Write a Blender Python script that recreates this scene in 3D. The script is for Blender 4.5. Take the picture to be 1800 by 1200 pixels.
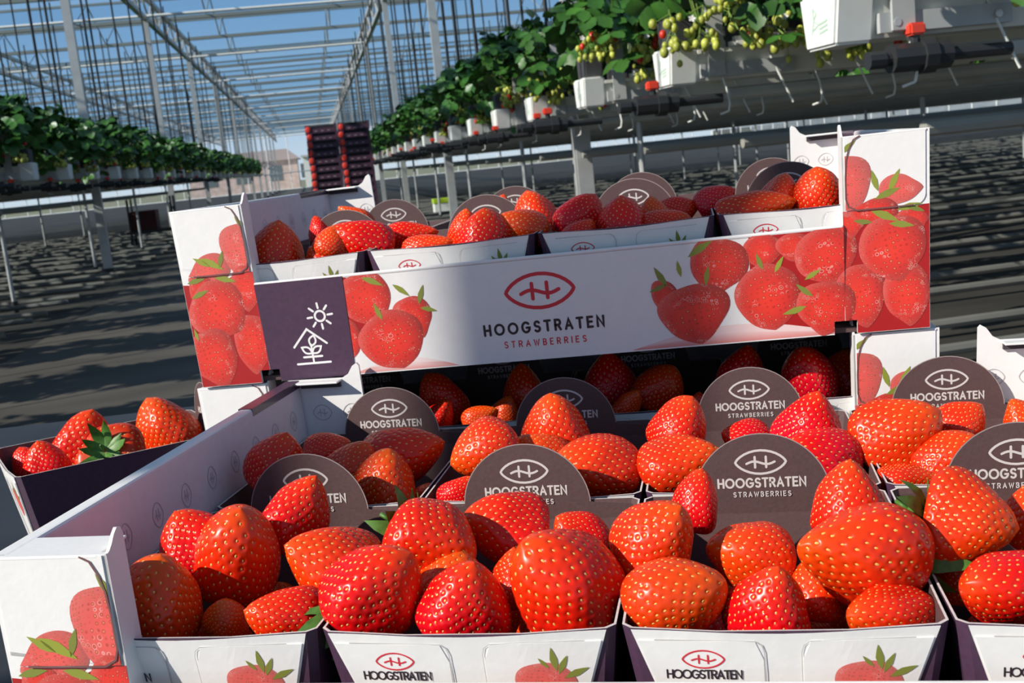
import bpy, bmesh, math, random
import numpy as np
from mathutils import Vector, Matrix, Quaternion

# ------------------------------------------------------------------ clear
for o in list(bpy.data.objects): bpy.data.objects.remove(o)
S = bpy.context.scene
C = S.collection
R = random.Random(7)

# ------------------------------------------------------------------ camera
CAM = Vector((0.4199, -0.8698, 0.3160))
FPX = 1940.16
YAW, PITCH, ROLL = -0.16728, -0.16650, -0.10282
_f = Vector((math.sin(YAW)*math.cos(PITCH), math.cos(YAW)*math.cos(PITCH), math.sin(PITCH)))
_r = Vector((math.cos(YAW), -math.sin(YAW), 0)); _u = _r.cross(_f)
CR = _r*math.cos(ROLL)+_u*math.sin(ROLL); CU = -_r*math.sin(ROLL)+_u*math.cos(ROLL); CF = _f
cd = bpy.data.cameras.new('camera'); cam = bpy.data.objects.new('camera', cd); C.objects.link(cam)
cd.sensor_width = 36; cd.sensor_fit = 'HORIZONTAL'; cd.lens = FPX/1800*36
cd.clip_start = 0.02; cd.clip_end = 1000
cd.dof.use_dof = True; cd.dof.focus_distance = 0.66; cd.dof.aperture_fstop = 28
cam.matrix_world = Matrix(((CR.x, CU.x, -CF.x, CAM.x), (CR.y, CU.y, -CF.y, CAM.y), (CR.z, CU.z, -CF.z, CAM.z), (0, 0, 0, 1)))
S.camera = cam

# ------------------------------------------------------------------ sky, sun, exposure
w = bpy.data.worlds.new('sky'); S.world = w; w.use_nodes = True
nt = w.node_tree; nt.nodes.clear()
bg = nt.nodes.new('ShaderNodeBackground'); wo = nt.nodes.new('ShaderNodeOutputWorld')
SUN = Vector((1.0, 0.75, -0.80)).normalized()            # direction the light travels
tcw = nt.nodes.new('ShaderNodeTexCoord'); spw = nt.nodes.new('ShaderNodeSeparateXYZ'); rpw = nt.nodes.new('ShaderNodeValToRGB')
ew = rpw.color_ramp.elements; ew[0].position = 0; ew[0].color = (.55, .62, .68, 1); ew[1].position = 1; ew[1].color = (.11, .155, .235, 1)
for ps, cl in ((.05, (.38, .50, .64)), (.14, (.21, .36, .56)), (.30, (.145, .25, .41))): q = ew.new(ps); q.color = (*cl, 1)
nt.links.new(tcw.outputs['Generated'], spw.inputs[0]); nt.links.new(spw.outputs['Z'], rpw.inputs[0]); nt.links.new(rpw.outputs[0], bg.inputs[0]); nt.links.new(bg.outputs[0], wo.inputs[0])
bg.inputs['Strength'].default_value = 1.2
sl = bpy.data.lights.new('sun', 'SUN'); sl.energy = 5.9; sl.angle = math.radians(0.53); sl.color = (1.0, 0.94, 0.84)
sun = bpy.data.objects.new('sun', sl); C.objects.link(sun); sun.rotation_euler = SUN.to_track_quat('-Z', 'Y').to_euler()
sun.location = (-5, -3, 6)
vs = S.view_settings
vs.view_transform = 'Standard'; vs.look = 'None'; vs.gamma = 1; vs.use_curve_mapping = False; vs.exposure = 0.0

# ------------------------------------------------------------------ materials
MATS = {}
def mat(name, col, rough=.5, metal=0., spec=.5, coat=0., noise=0., nscale=60., bump=0., bscale=400., rand=0., alpha=None):
    if name in MATS: return MATS[name]
    m = bpy.data.materials.new(name); m.use_nodes = True; n = m.node_tree.nodes; l = m.node_tree.links
    b = n['Principled BSDF']; b.inputs['Base Color'].default_value = (*col, 1); b.inputs['Roughness'].default_value = rough
    b.inputs['Metallic'].default_value = metal; b.inputs['Specular IOR Level'].default_value = spec; b.inputs['Coat Weight'].default_value = coat
    last = None
    if noise or rand:
        rgb = n.new('ShaderNodeRGB'); rgb.outputs[0].default_value = (*col, 1); last = rgb.outputs[0]
    if noise:
        tc = n.new('ShaderNodeTexCoord'); tx = n.new('ShaderNodeTexNoise'); tx.inputs['Scale'].default_value = nscale; tx.inputs['Detail'].default_value = 5
        l.new(tc.outputs['Object'], tx.inputs['Vector'])
        mr = n.new('ShaderNodeMapRange'); mr.inputs['From Min'].default_value = .3; mr.inputs['From Max'].default_value = .7
        mr.inputs['To Min'].default_value = 1-noise; mr.inputs['To Max'].default_value = 1+noise
        l.new(tx.outputs['Fac'], mr.inputs['Value'])
        mx = n.new('ShaderNodeVectorMath'); mx.operation = 'SCALE'; l.new(last, mx.inputs[0]); l.new(mr.outputs[0], mx.inputs['Scale']); last = mx.outputs[0]
    if rand:
        oi = n.new('ShaderNodeObjectInfo'); mr = n.new('ShaderNodeMapRange'); mr.inputs['To Min'].default_value = 1-rand; mr.inputs['To Max'].default_value = 1+rand
        l.new(oi.outputs['Random'], mr.inputs['Value'])
        mx = n.new('ShaderNodeVectorMath'); mx.operation = 'SCALE'; l.new(last, mx.inputs[0]); l.new(mr.outputs[0], mx.inputs['Scale']); last = mx.outputs[0]
    if last: l.new(last, b.inputs['Base Color'])
    if bump:
        tc = n.new('ShaderNodeTexCoord'); tx = n.new('ShaderNodeTexNoise'); tx.inputs['Scale'].default_value = bscale; tx.inputs['Detail'].default_value = 3
        bp = n.new('ShaderNodeBump'); bp.inputs['Strength'].default_value = bump; bp.inputs['Distance'].default_value = .001
        l.new(tc.outputs['Object'], tx.inputs['Vector']); l.new(tx.outputs['Fac'], bp.inputs['Height']); l.new(bp.outputs[0], b.inputs['Normal'])
    MATS[name] = m
    return m
WHITE = mat('white_card', (.80, .79, .78), .42, coat=.15, noise=.02, nscale=90, bump=.12, bscale=260)
PANELW = mat('white_panel_print', (.77, .76, .76), .42, coat=.15, noise=.02, nscale=90, bump=.12, bscale=260)
LILAC = mat('inside_card_bounce', (.72, .64, .66), .6, noise=.03, nscale=120, bump=.15, bscale=300)  # bounced light inside the crate is mixed into this pinkish colour
PURPLE = mat('purple_card', (.070, .034, .068), .38, coat=.2, noise=.1, nscale=300, bump=.08, bscale=300)
BROWN = mat('brown_card', (.092, .050, .050), .62, noise=.10, nscale=500, bump=.12, bscale=500)
CREAM = mat('white_print_on_tag', (.62, .57, .55), .6)
KRAFT = mat('card_edge', (.60, .56, .54), .7, noise=.1, nscale=300)
INKRED = mat('red_ink', (.62, .022, .04), .45)
INKBLACK = mat('black_ink', (.028, .015, .022), .45)
INKWHITE = mat('white_ink', (.82, .80, .80), .45)
INKGREY = mat('grey_ink', (.47, .43, .45), .6)
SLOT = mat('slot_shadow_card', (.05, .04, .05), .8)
TABSHADE = mat('tab_shade', (.50, .48, .48), .6)
SEED = mat('seed', (.74, .46, .10), .35, coat=.3, noise=.15, nscale=900)
GREEN = mat('sepal_green', (.065, .17, .022), .5, noise=.25, nscale=250)
LEAF = mat('leaf_green', (.036, .120, .016), .42, noise=.3, nscale=14, rand=.25)
STEM = mat('stem_green', (.16, .26, .05), .5)
UNRIPE = mat('unripe_fruit', (.40, .44, .07), .42, noise=.2, nscale=90, rand=.25)
RIPE = mat('ripe_fruit', (.60, .03, .012), .35)
PETAL = mat('petal', (.85, .85, .80), .6)
GALV = mat('galvanised_steel', (.52, .53, .53), .42, metal=.35, noise=.08, nscale=8)
WPAINT = mat('white_paint', (.78, .79, .78), .45, noise=.04, nscale=6)
GUTTER = mat('gutter_plastic', (.70, .71, .65), .5, noise=.08, nscale=5)
CAPW = mat('cap_plastic', (.80, .82, .79), .5, noise=.03, nscale=20)
BLACKP = mat('black_plastic', (.025, .027, .03), .42)
DARKBAG = mat('substrate_bag', (.05, .052, .058), .65, noise=.2, nscale=30)
REDP = mat('red_plastic', (.75, .06, .03), .4)
ROPE = mat('dark_cord', (.025, .030, .035), .7)
TUBEW = mat('white_tube', (.72, .74, .70), .4)
LIME = mat('lime_lid', (.42, .62, .03), .5)
MINT = mat('green_print', (.42, .60, .47), .6)
GREYL = mat('grey_strip', (.42, .44, .44), .5, noise=.06, nscale=12)
ROOFBAR = mat('roof_bar', (.26, .29, .29), .5, metal=.2)
PIPE = mat('pipe_paint', (.46, .47, .43), .45, noise=.1, nscale=4)

def berry_material():
    m = bpy.data.materials.new('strawberry_skin'); m.use_nodes = True; n = m.node_tree.nodes; l = m.node_tree.links; b = n['Principled BSDF']
    at = n.new('ShaderNodeAttribute'); at.attribute_name = 'tone'          # R: position along the berry, G: dimple depth
    sep = n.new('ShaderNodeSeparateColor'); l.new(at.outputs['Color'], sep.inputs[0])
    ramp = n.new('ShaderNodeValToRGB'); e = ramp.color_ramp.elements
    e[0].position = 0; e[0].color = (.60, .12, .06, 1); e[1].position = 1.; e[1].color = (.72, .060, .004, 1)
    x = e.new(.07); x.color = (.60, .007, .004, 1); x = e.new(.55); x.color = (.70, .012, .003, 1); x = e.new(.85); x.color = (.76, .030, .003, 1)
    l.new(sep.outputs[0], ramp.inputs[0])
    oi = n.new('ShaderNodeObjectInfo'); hs = n.new('ShaderNodeHueSaturation'); hs.inputs['Saturation'].default_value = 1.0
    mr = n.new('ShaderNodeMapRange'); mr.inputs['To Min'].default_value = .494; mr.inputs['To Max'].default_value = .508
    l.new(oi.outputs['Random'], mr.inputs['Value']); l.new(mr.outputs[0], hs.inputs['Hue'])
    tc = n.new('ShaderNodeTexCoord'); tx = n.new('ShaderNodeTexNoise'); tx.inputs['Scale'].default_value = 45; l.new(tc.outputs['Object'], tx.inputs['Vector'])
    mv = n.new('ShaderNodeMapRange'); mv.inputs['To Min'].default_value = .72; mv.inputs['To Max'].default_value = 1.25; l.new(tx.outputs['Fac'], mv.inputs['Value'])
    l.new(mv.outputs[0], hs.inputs['Value']); l.new(ramp.outputs[0], hs.inputs['Color']); l.new(hs.outputs[0], b.inputs['Base Color'])
    b.inputs['Roughness'].default_value = .30; b.inputs['Coat Weight'].default_value = .22; b.inputs['Coat Roughness'].default_value = .06
    b.inputs['Specular IOR Level'].default_value = .25
    b.inputs['Subsurface Weight'].default_value = .06; b.inputs['Subsurface Radius'].default_value = (.006, .0012, .0006); b.inputs['Subsurface Scale'].default_value = 1.
    tx2 = n.new('ShaderNodeTexNoise'); tx2.inputs['Scale'].default_value = 260; l.new(tc.outputs['Object'], tx2.inputs['Vector'])
    bp = n.new('ShaderNodeBump'); bp.inputs['Strength'].default_value = .06; bp.inputs['Distance'].default_value = .001
    l.new(tx2.outputs['Fac'], bp.inputs['Height']); l.new(bp.outputs[0], b.inputs['Normal'])
    return m
SKIN = berry_material()

def print_material():
    # flat printed picture of strawberries: colour comes from the print's own artwork coordinates
    m = bpy.data.materials.new('strawberry_print'); m.use_nodes = True; n = m.node_tree.nodes; l = m.node_tree.links; b = n['Principled BSDF']
    uv = n.new('ShaderNodeUVMap'); at = n.new('ShaderNodeAttribute'); at.attribute_name = 'ink'
    vo = n.new('ShaderNodeTexVoronoi'); vo.inputs['Scale'].default_value = 8.5; vo.inputs['Randomness'].default_value = .35; l.new(uv.outputs[0], vo.inputs['Vector'])
    r1 = n.new('ShaderNodeValToRGB'); e = r1.color_ramp.elements
    e[0].position = .12; e[0].color = (1, 1, 1, 1); e[1].position = .19; e[1].color = (0, 0, 0, 1)
    l.new(vo.outputs['Distance'], r1.inputs[0])
    r2 = n.new('ShaderNodeValToRGB'); e = r2.color_ramp.elements
    e[0].position = .19; e[0].color = (.45, .40, .40, 1); e[1].position = .36; e[1].color = (1, 1, 1, 1)
    l.new(vo.outputs['Distance'], r2.inputs[0])
    mul = n.new('ShaderNodeMix'); mul.data_type = 'RGBA'; mul.blend_type = 'MULTIPLY'; mul.inputs['Factor'].default_value = .7
    l.new(at.outputs['Color'], mul.inputs['A']); l.new(r2.outputs[0], mul.inputs['B'])
    mx = n.new('ShaderNodeMix'); mx.data_type = 'RGBA'; l.new(r1.outputs[0], mx.inputs['Factor']); l.new(mul.outputs['Result'], mx.inputs['A']); mx.inputs['B'].default_value = (.72, .25, .12, 1)
    # glints printed around seeds
    nz = n.new('ShaderNodeTexNoise'); nz.inputs['Scale'].default_value = 2.2; l.new(uv.outputs[0], nz.inputs['Vector'])
    g1 = n.new('ShaderNodeMapRange'); g1.inputs['From Min'].default_value = .58; g1.inputs['From Max'].default_value = .66; l.new(nz.outputs['Fac'], g1.inputs['Value'])
    g2 = n.new('ShaderNodeMapRange'); g2.inputs['From Min'].default_value = .30; g2.inputs['From Max'].default_value = .38; l.new(vo.outputs['Distance'], g2.inputs['Value'])
    g3 = n.new('ShaderNodeMath'); g3.operation = 'MULTIPLY'; l.new(g1.outputs[0], g3.inputs[0])
    g5 = n.new('ShaderNodeMapRange'); g5.inputs['From Min'].default_value = .40; g5.inputs['From Max'].default_value = .46; g5.inputs['To Min'].default_value = 1; g5.inputs['To Max'].default_value = 0; l.new(vo.outputs['Distance'], g5.inputs['Value'])
    g6 = n.new('ShaderNodeMath'); g6.operation = 'MULTIPLY'; l.new(g2.outputs[0], g6.inputs[0]); l.new(g5.outputs[0], g6.inputs[1]); l.new(g6.outputs[0], g3.inputs[1])
    g4 = n.new('ShaderNodeMath'); g4.operation = 'MULTIPLY'; g4.inputs[1].default_value = .6; l.new(g3.outputs[0], g4.inputs[0])
    m2 = n.new('ShaderNodeMix'); m2.data_type = 'RGBA'; l.new(g4.outputs[0], m2.inputs['Factor']); l.new(mx.outputs['Result'], m2.inputs['A']); m2.inputs['B'].default_value = (.82, .55, .50, 1)
    l.new(m2.outputs['Result'], b.inputs['Base Color']); b.inputs['Roughness'].default_value = .42; b.inputs['Coat Weight'].default_value = .15
    return m
PRINT = print_material()
def attr_material(name, attr, rough=.45):
    m = bpy.data.materials.new(name); m.use_nodes = True; n = m.node_tree.nodes; b = n['Principled BSDF']
    at = n.new('ShaderNodeAttribute'); at.attribute_name = attr; m.node_tree.links.new(at.outputs['Color'], b.inputs['Base Color'])
    b.inputs['Roughness'].default_value = rough
    return m
PLAINPRINT = attr_material('plain_print', 'ink')

def glass_material(name, tint, gloss):
    m = bpy.data.materials.new(name); m.use_nodes = True; n = m.node_tree.nodes; l = m.node_tree.links; n.clear()
    t = n.new('ShaderNodeBsdfTransparent'); t.inputs[0].default_value = (*tint, 1); g = n.new('ShaderNodeBsdfGlossy'); g.inputs['Roughness'].default_value = .08
    mx = n.new('ShaderNodeMixShader'); lw = n.new('ShaderNodeLayerWeight'); lw.inputs['Blend'].default_value = gloss; o = n.new('ShaderNodeOutputMaterial')
    l.new(lw.outputs['Fresnel'], mx.inputs[0]); l.new(t.outputs[0], mx.inputs[1]); l.new(g.outputs[0], mx.inputs[2]); l.new(mx.outputs[0], o.inputs[0])
    return m
GLASS = glass_material('roof_glass', (.88, .94, .97), .045)

# ------------------------------------------------------------------ mesh helpers
class MB:
    def __init__(s): s.v = []; s.f = []; s.m = []
    def add(s, vs, fs, mi=0):
        k = len(s.v); s.v += [tuple(p) for p in vs]; s.f += [tuple(i+k for i in f) for f in fs]; s.m += [mi]*len(fs); return s
    def box(s, x0, x1, y0, y1, z0, z1, mi=0):
        return s.add([(x0, y0, z0), (x1, y0, z0), (x1, y1, z0), (x0, y1, z0), (x0, y0, z1), (x1, y0, z1), (x1, y1, z1), (x0, y1, z1)],
                     [(0, 3, 2, 1), (4, 5, 6, 7), (0, 1, 5, 4), (1, 2, 6, 5), (2, 3, 7, 6), (3, 0, 4, 7)], mi)
    def prism(s, pts, t0, t1, fn, mi=0):
        n = len(pts); vs = [fn(a, b, t0) for a, b in pts]+[fn(a, b, t1) for a, b in pts]
        return s.add(vs, [tuple(range(n)), tuple(range(2*n-1, n-1, -1))]+[(i, i+n, (i+1) % n+n, (i+1) % n) for i in range(n)], mi)
    def tube(s, a, b, r, n=8, r2=None, mi=0, caps=True):
        a = Vector(a); b = Vector(b); d = (b-a).normalized(); q = d.to_track_quat('Z', 'Y'); r2 = r if r2 is None else r2
        vs = []
        for c, rr in ((a, r), (b, r2)):
            for i in range(n):
                an = 2*math.pi*i/n; vs.append(c+q @ Vector((math.cos(an)*rr, math.sin(an)*rr, 0)))
        fs = [(i, (i+1) % n, (i+1) % n+n, i+n) for i in range(n)]
        if caps: fs += [tuple(range(n-1, -1, -1)), tuple(range(n, 2*n))]
        return s.add(vs, fs, mi)
    def path(s, pts, r, n=6, mi=0):
        for a, b in zip(pts, pts[1:]): s.tube(a, b, r, n, mi=mi)
        return s
    def ball(s, c, rx, ry, rz, nu=8, nv=5, mi=0):
        vs = [(c[0], c[1], c[2]+rz)]; fs = []
        for j in range(1, nv):
            t = math.pi*j/nv
            for i in range(nu):
                p = 2*math.pi*i/nu; vs.append((c[0]+rx*math.sin(t)*math.cos(p), c[1]+ry*math.sin(t)*math.sin(p), c[2]+rz*math.cos(t)))
        vs.append((c[0], c[1], c[2]-rz)); L = len(vs)-1
        for i in range(nu):
            fs.append((0, 1+i, 1+(i+1) % nu)); fs.append((L, L-nu+(i+1) % nu, L-nu+i))
            for j in range(nv-2):
                a = 1+j*nu; fs.append((a+i, a+nu+i, a+nu+(i+1) % nu, a+(i+1) % nu))
        return s.add(vs, fs, mi)
    def mesh(s, name, mats, smooth=False):
        me = bpy.data.meshes.new(name); me.from_pydata(s.v, [], s.f)
        for m in (mats if isinstance(mats, (list, tuple)) else [mats]): me.materials.append(m)
        if max(s.m, default=0): me.polygons.foreach_set('material_index', s.m)
        if smooth: me.polygons.foreach_set('use_smooth', [True]*len(s.f))
        me.update(); return me
    def obj(s, name, mats, parent=None, smooth=False): return link(name, s.mesh(name, mats, smooth), parent)
def link(name, data, parent=None, mw=None):
    o = bpy.data.objects.new(name, data); C.objects.link(o)
    if parent is not None: o.parent = parent
    if mw is not None: o.matrix_basis = mw
    return o
def thing(name, label, cat, mw=None, group=None):
    o = link(name, None, None, mw); o.empty_display_size = .02; return tag(o, label, cat, group)
def tag(o, label=None, cat=None, group=None, kind=None):
    if label: o['label'] = label
    if cat: o['category'] = cat
    if group: o['group'] = group
    if kind: o['kind'] = kind
    return o
def copy_tree(o, parent=None):
    c = o.copy(); C.objects.link(c); c.parent = parent
    for ch in list(o.children): copy_tree(ch, c)
    return c
def bevel(o, wdt, seg=2):
    bm = bmesh.new(); bm.from_mesh(o.data)
    bmesh.ops.bevel(bm, geom=[e for e in bm.edges if e.is_manifold and e.calc_face_angle(0) > .5], offset=wdt, segments=seg, affect='EDGES', profile=.6)
    bm.to_mesh(o.data); bm.free(); return o

# ------------------------------------------------------------------ printed line work (strokes)
def stroke(mb, pts, wd, fn0, closed=False, mi=0):
    # every stroke of a print lies a hair above the one before it
    o0 = Vector(fn0(0, 0)); nn = (Vector(fn0(1e-3, 0))-o0).cross(Vector(fn0(0, 1e-3))-o0).normalized()
    mb.ns = getattr(mb, 'ns', 0)+1; lift = nn*(mb.ns*1.2e-5); fn = lambda a, b: Vector(fn0(a, b))+lift
    n = len(pts); h = wd/2; P = [Vector((p[0], p[1])) for p in pts]
    left = []; right = []
    for i in range(n):
        a = P[(i-1) % n] if (closed or i > 0) else None; b = P[(i+1) % n] if (closed or i < n-1) else None
        d1 = (P[i]-a).normalized() if a is not None else None; d2 = (b-P[i]).normalized() if b is not None else None
        if d1 is None: d1 = d2
        if d2 is None: d2 = d1
        n1 = Vector((-d1.y, d1.x)); n2 = Vector((-d2.y, d2.x)); m = n1+n2
        m = n1 if m.length < 1e-6 else m.normalized()
        k = h/max(.45, m.dot(n1)); left.append(P[i]+m*k); right.append(P[i]-m*k)
    vs = [fn(*p) for p in left]+[fn(*p) for p in right]
    rng = range(n if closed else n-1)
    mb.add(vs, [(i, i+n, (i+1) % n+n, (i+1) % n) for i in rng], mi)
    if not closed:
        for e, o in ((P[0], P[1]), (P[-1], P[-2])):
            d = (e-o).normalized(); a0 = math.atan2(d.y, d.x)-math.pi/2
            arc = [fn(*e)]+[fn(e.x+h*math.cos(a0+math.pi*i/5), e.y+h*math.sin(a0+math.pi*i/5)) for i in range(6)]
            mb.add(arc, [(0, i, i+1) for i in range(1, 6)], mi)
def arcpts(cx, cy, rx, ry, a0, a1, n): return [(cx+rx*math.cos(math.radians(a0+(a1-a0)*i/n)), cy+ry*math.sin(math.radians(a0+(a1-a0)*i/n))) for i in range(n+1)]
GLY = {
 'H': (.72, [[(0, 0), (0, 1)], [(.72, 0), (.72, 1)], [(0, .5), (.72, .5)]]),
 'O': (.98, [arcpts(.49, .5, .49, .5, 0, 360, 20)]),
 'G': (.92, [arcpts(.47, .5, .47, .5, 45, 345, 16)+[(.92, .46), (.55, .46)]]),
 'S': (.64, [arcpts(.33, .75, .29, .25, 30, 250, 9)+arcpts(.33, .25, .31, .25, 80, -145, 9)]),
 'T': (.70, [[(0, 1), (.70, 1)], [(.35, 1), (.35, 0)]]),
 'R': (.66, [[(0, 0), (0, 1), (.36, 1)]+arcpts(.36, .74, .26, .26, 80, -80, 7)+[(.36, .48), (0, .48)], [(.34, .48), (.64, 0)]]),
 'A': (.80, [[(0, 0), (.40, 1), (.80, 0)], [(.15, .33), (.65, .33)]]),
 'E': (.58, [[(.58, 1), (0, 1), (0, 0), (.58, 0)], [(0, .52), (.50, .52)]]),
 'N': (.74, [[(0, 0), (0, 1), (.74, 0), (.74, 1)]]),
 'W': (1.08, [[(0, 1), (.28, 0), (.54, .9), (.80, 0), (1.08, 1)]]),
 'B': (.62, [[(0, 0), (0, 1), (.34, 1)]+arcpts(.34, .76, .23, .24, 80, -80, 6)+[(.34, .52), (0, .52)], [(.34, .52)]+arcpts(.36, .26, .26, .26, 80, -80, 6)+[(.34, 0), (0, 0)]]),
 'I': (.0, [[(0, 0), (0, 1)]]),
}
for _k in list(GLY): GLY[_k] = (GLY[_k][0]*(.80 if _k != 'O' else .90), [[(a*(.80 if _k != 'O' else .90), b) for a, b in p] for p in GLY[_k][1]])
def text(mb, s, cx, base, width, h, wd, fn, mi=0):
    tot = sum(GLY[c][0] for c in s); gap = (width/h-tot)/(len(s)-1); x = cx-width/2
    for c in s:
        gw, st = GLY[c]
        for p in st:
            closed = c == 'O'
            q = [(x+a*h, base+b*h) for a, b in p]
            stroke(mb, q[:-1] if closed else q, wd, fn, closed, mi)
        x += (gw+gap)*h
def eye(mb, cx, cy, wdt, hgt, wd, fn, mi=0, inner=True):
    a = wdt/2; b = hgt/2; n = 14
    up = [(cx-a*math.cos(math.pi*i/n), cy+b*(1-math.cos(math.pi*i/n)**2)**.72) for i in range(n+1)]
    lo = [(cx+a*math.cos(math.pi*i/n), cy-b*(1-math.cos(math.pi*i/n)**2)**.72) for i in range(1, n)]
    stroke(mb, up+lo, wd, fn, True, mi)
    if inner:
        for sx in (-1, 1): stroke(mb, [(cx+sx*a*.22, cy-b*.45), (cx+sx*a*.22, cy+b*.45)], wd, fn, False, mi)
        stroke(mb, [(cx-a*.56+a*1.12*i/10, cy-b*.06+b*.16*math.sin(-math.pi+2*math.pi*i/10)*-1+b*.12*(i/10-.5)) for i in range(11)], wd, fn, False, mi)

# ------------------------------------------------------------------ printed strawberries
PROF = [(0, .30), (.04, .62), (.10, .84), (.20, .97), (.32, 1.0), (.45, .95), (.58, .83), (.70, .66), (.82, .45), (.91, .28), (.97, .14), (1, 0)]
def prof(t):
    for (a, x), (b, y) in zip(PROF, PROF[1:]):
        if t <= b: return x+(y-x)*(t-a)/(b-a)
    return 0
def prof2(t): return (max(0, 1-abs((t-.40)/.40)**2.3)**.5 if t < .40 else max(0, 1-((t-.40)/.60)**1.9)**.78)
def outline2d(n=26, seed=0):
    rr = random.Random(seed); ph = rr.uniform(0, 6)
    T = [.5-.5*math.cos(math.pi*i/n) for i in range(n+1)]; L = [(-prof2(t)*.5, .5-t) for t in T]; Rr = [(prof2(t)*.5, .5-t) for t in T[-2:0:-1]]
    P = L+Rr
    out = []
    for x, y in P:
        a = math.atan2(y, x); k = 1+.03*math.sin(3*a+ph)+.02*math.sin(5*a+2*ph); out.append((x*k, y*k))
    return out
class Art:                                   # clipped coloured flat artwork on a vertical face (x, z)
    def __init__(s): s.bm = bmesh.new(); s.uv = s.bm.loops.layers.uv.new('UVMap'); s.ink = s.bm.loops.layers.float_color.new('ink'); s.k = 0
    def clip(s, geom_faces, rect):
        x0, x1, z0, z1 = rect
        gf = set(geom_faces)
        for co, no in (((x0, 0, 0), (1, 0, 0)), ((x1, 0, 0), (-1, 0, 0)), ((0, 0, z0), (0, 0, 1)), ((0, 0, z1), (0, 0, -1))):
            fs = [f for f in gf if f.is_valid]
            if not fs: return
            es = {e for f in fs for e in f.edges}; vs = {v for f in fs for v in f.verts}
            before = set(s.bm.faces)-gf
            bmesh.ops.bisect_plane(s.bm, geom=list(vs)+list(es)+fs, dist=1e-7, plane_co=co, plane_no=no, clear_inner=True)
            gf = {f for f in s.bm.faces if f not in before}
    def poly(s, pts, y, inkfn, uvfn, rects, rings=0):
        for rect in rects:
            if max(p[0] for p in pts) < rect[0] or min(p[0] for p in pts) > rect[1] or max(p[1] for p in pts) < rect[2] or min(p[1] for p in pts) > rect[3]: continue
            yy = y+(rect[4] if len(rect) > 4 else 0)
            n = len(pts); cx = sum(p[0] for p in pts)/n; cz = sum(p[1] for p in pts)/n
            K = max(1, rings); ring = []
            for j in range(1, K+1): ring.append([s.bm.verts.new((cx+(x-cx)*j/K, yy, cz+(z-cz)*j/K)) for x, z in pts])
            fs = []
            c = s.bm.verts.new((cx, yy, cz))
            for i in range(n): fs.append(s.bm.faces.new((c, ring[0][(i+1) % n], ring[0][i])))
            for j in range(K-1):
                for i in range(n): fs.append(s.bm.faces.new((ring[j][i], ring[j][(i+1) % n], ring[j+1][(i+1) % n], ring[j+1][i])))
            for f in fs:
                for lo in f.loops:
                    x, z = lo.vert.co.x, lo.vert.co.z; lo[s.ink] = (*inkfn(x, z), 1); lo[s.uv].uv = uvfn(x, z)
            bmesh.ops.recalc_face_normals
            s.clip(fs, rect[:4])
    def berry(s, cx, cz, wd, ht, ang, y, rects, seed, pale=0.):
        rr = random.Random(seed); a = math.radians(ang+90); ca, sa = math.cos(a), math.sin(a)
        along = wd if abs(sa) > .75 else ht; acr = ht if abs(sa) > .75 else wd
        pts = [(cx+p*acr*ca-q*along*sa, cz+p*acr*sa+q*along*ca) for p, q in outline2d(22, seed)]
        off = rr.uniform(0, 20)
        def loc(x, z):
            dx, dz = x-cx, z-cz; return ((dx*ca+dz*sa)/acr*2, (-dx*sa+dz*ca)/along*2)
        def uvf(x, z):
            p, q = loc(x, z); r = min(.999, math.hypot(p, q)); k = (math.asin(r)/r if r > 1e-4 else 1)*.62; return (off+p*k, off+q*k*1.15)
        def ink(x, z):
            p, q = loc(x, z); r = min(1, math.hypot(p, q)); lx = p*ca-q*sa; lz = p*sa+q*ca
            t = .5+.45*lx-.05*lz                                   # printed picture: light from the left
            d = .80*(1-.70*max(0, min(1, t+.1))*r*r)*(1-.06*r); red = (d, .016+.03*(1-t)*(1-r), .012)
            pk = min(1, max(0, (r-.72)/.28))*.55*max(0, .9-t)
            col = [red[i]*(1-pk)+(.72, .20, .17)[i]*pk for i in range(3)]
            return tuple(col[i]*(1-pale)+(.78, .26, .24)[i]*pale for i in range(3))
        s.poly(pts, y-.000006*s.k, ink, uvf, rects, 4); s.k += 1
    def leaf(s, cx, cz, ln, ang, y, rects, seed):
        a = math.radians(ang); ca, sa = math.cos(a), math.sin(a); wv = .15
        base = [(0, 0), (.25, wv*.75), (.5, wv), (.8, wv*.5), (1, 0), (.8, -wv*.4), (.5, -wv*.8), (.25, -wv*.6)]
        pts = [(cx+(p-.5)*ln*1.25*ca-q*ln*1.25*sa, cz+(p-.5)*ln*1.25*sa+q*ln*1.25*ca) for p, q in base]
        g = random.Random(seed).uniform(.75, 1.2)
        s.poly(pts, y-.000006*s.k, lambda x, z: (.24*g, .27*g, .04), lambda x, z: (0, 0), rects); s.k += 1
    def rect(s, x0, x1, z0, z1, y, col, rects):
        s.poly([(x0, z0), (x0, z1), (x1, z1), (x1, z0)], y-.000006*s.k, (lambda x, z: col) if not callable(col) else col, lambda x, z: (0, 0), rects); s.k += 1
    def obj(s, name, m, parent):
        me = bpy.data.meshes.new(name); bmesh.ops.recalc_face_normals(s.bm, faces=s.bm.faces)
        for f in s.bm.faces:
            if f.normal.y > 0: f.normal_flip()
        s.bm.to_mesh(me); s.bm.free(); me.materials.append(m); return link(name, me, parent)

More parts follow.
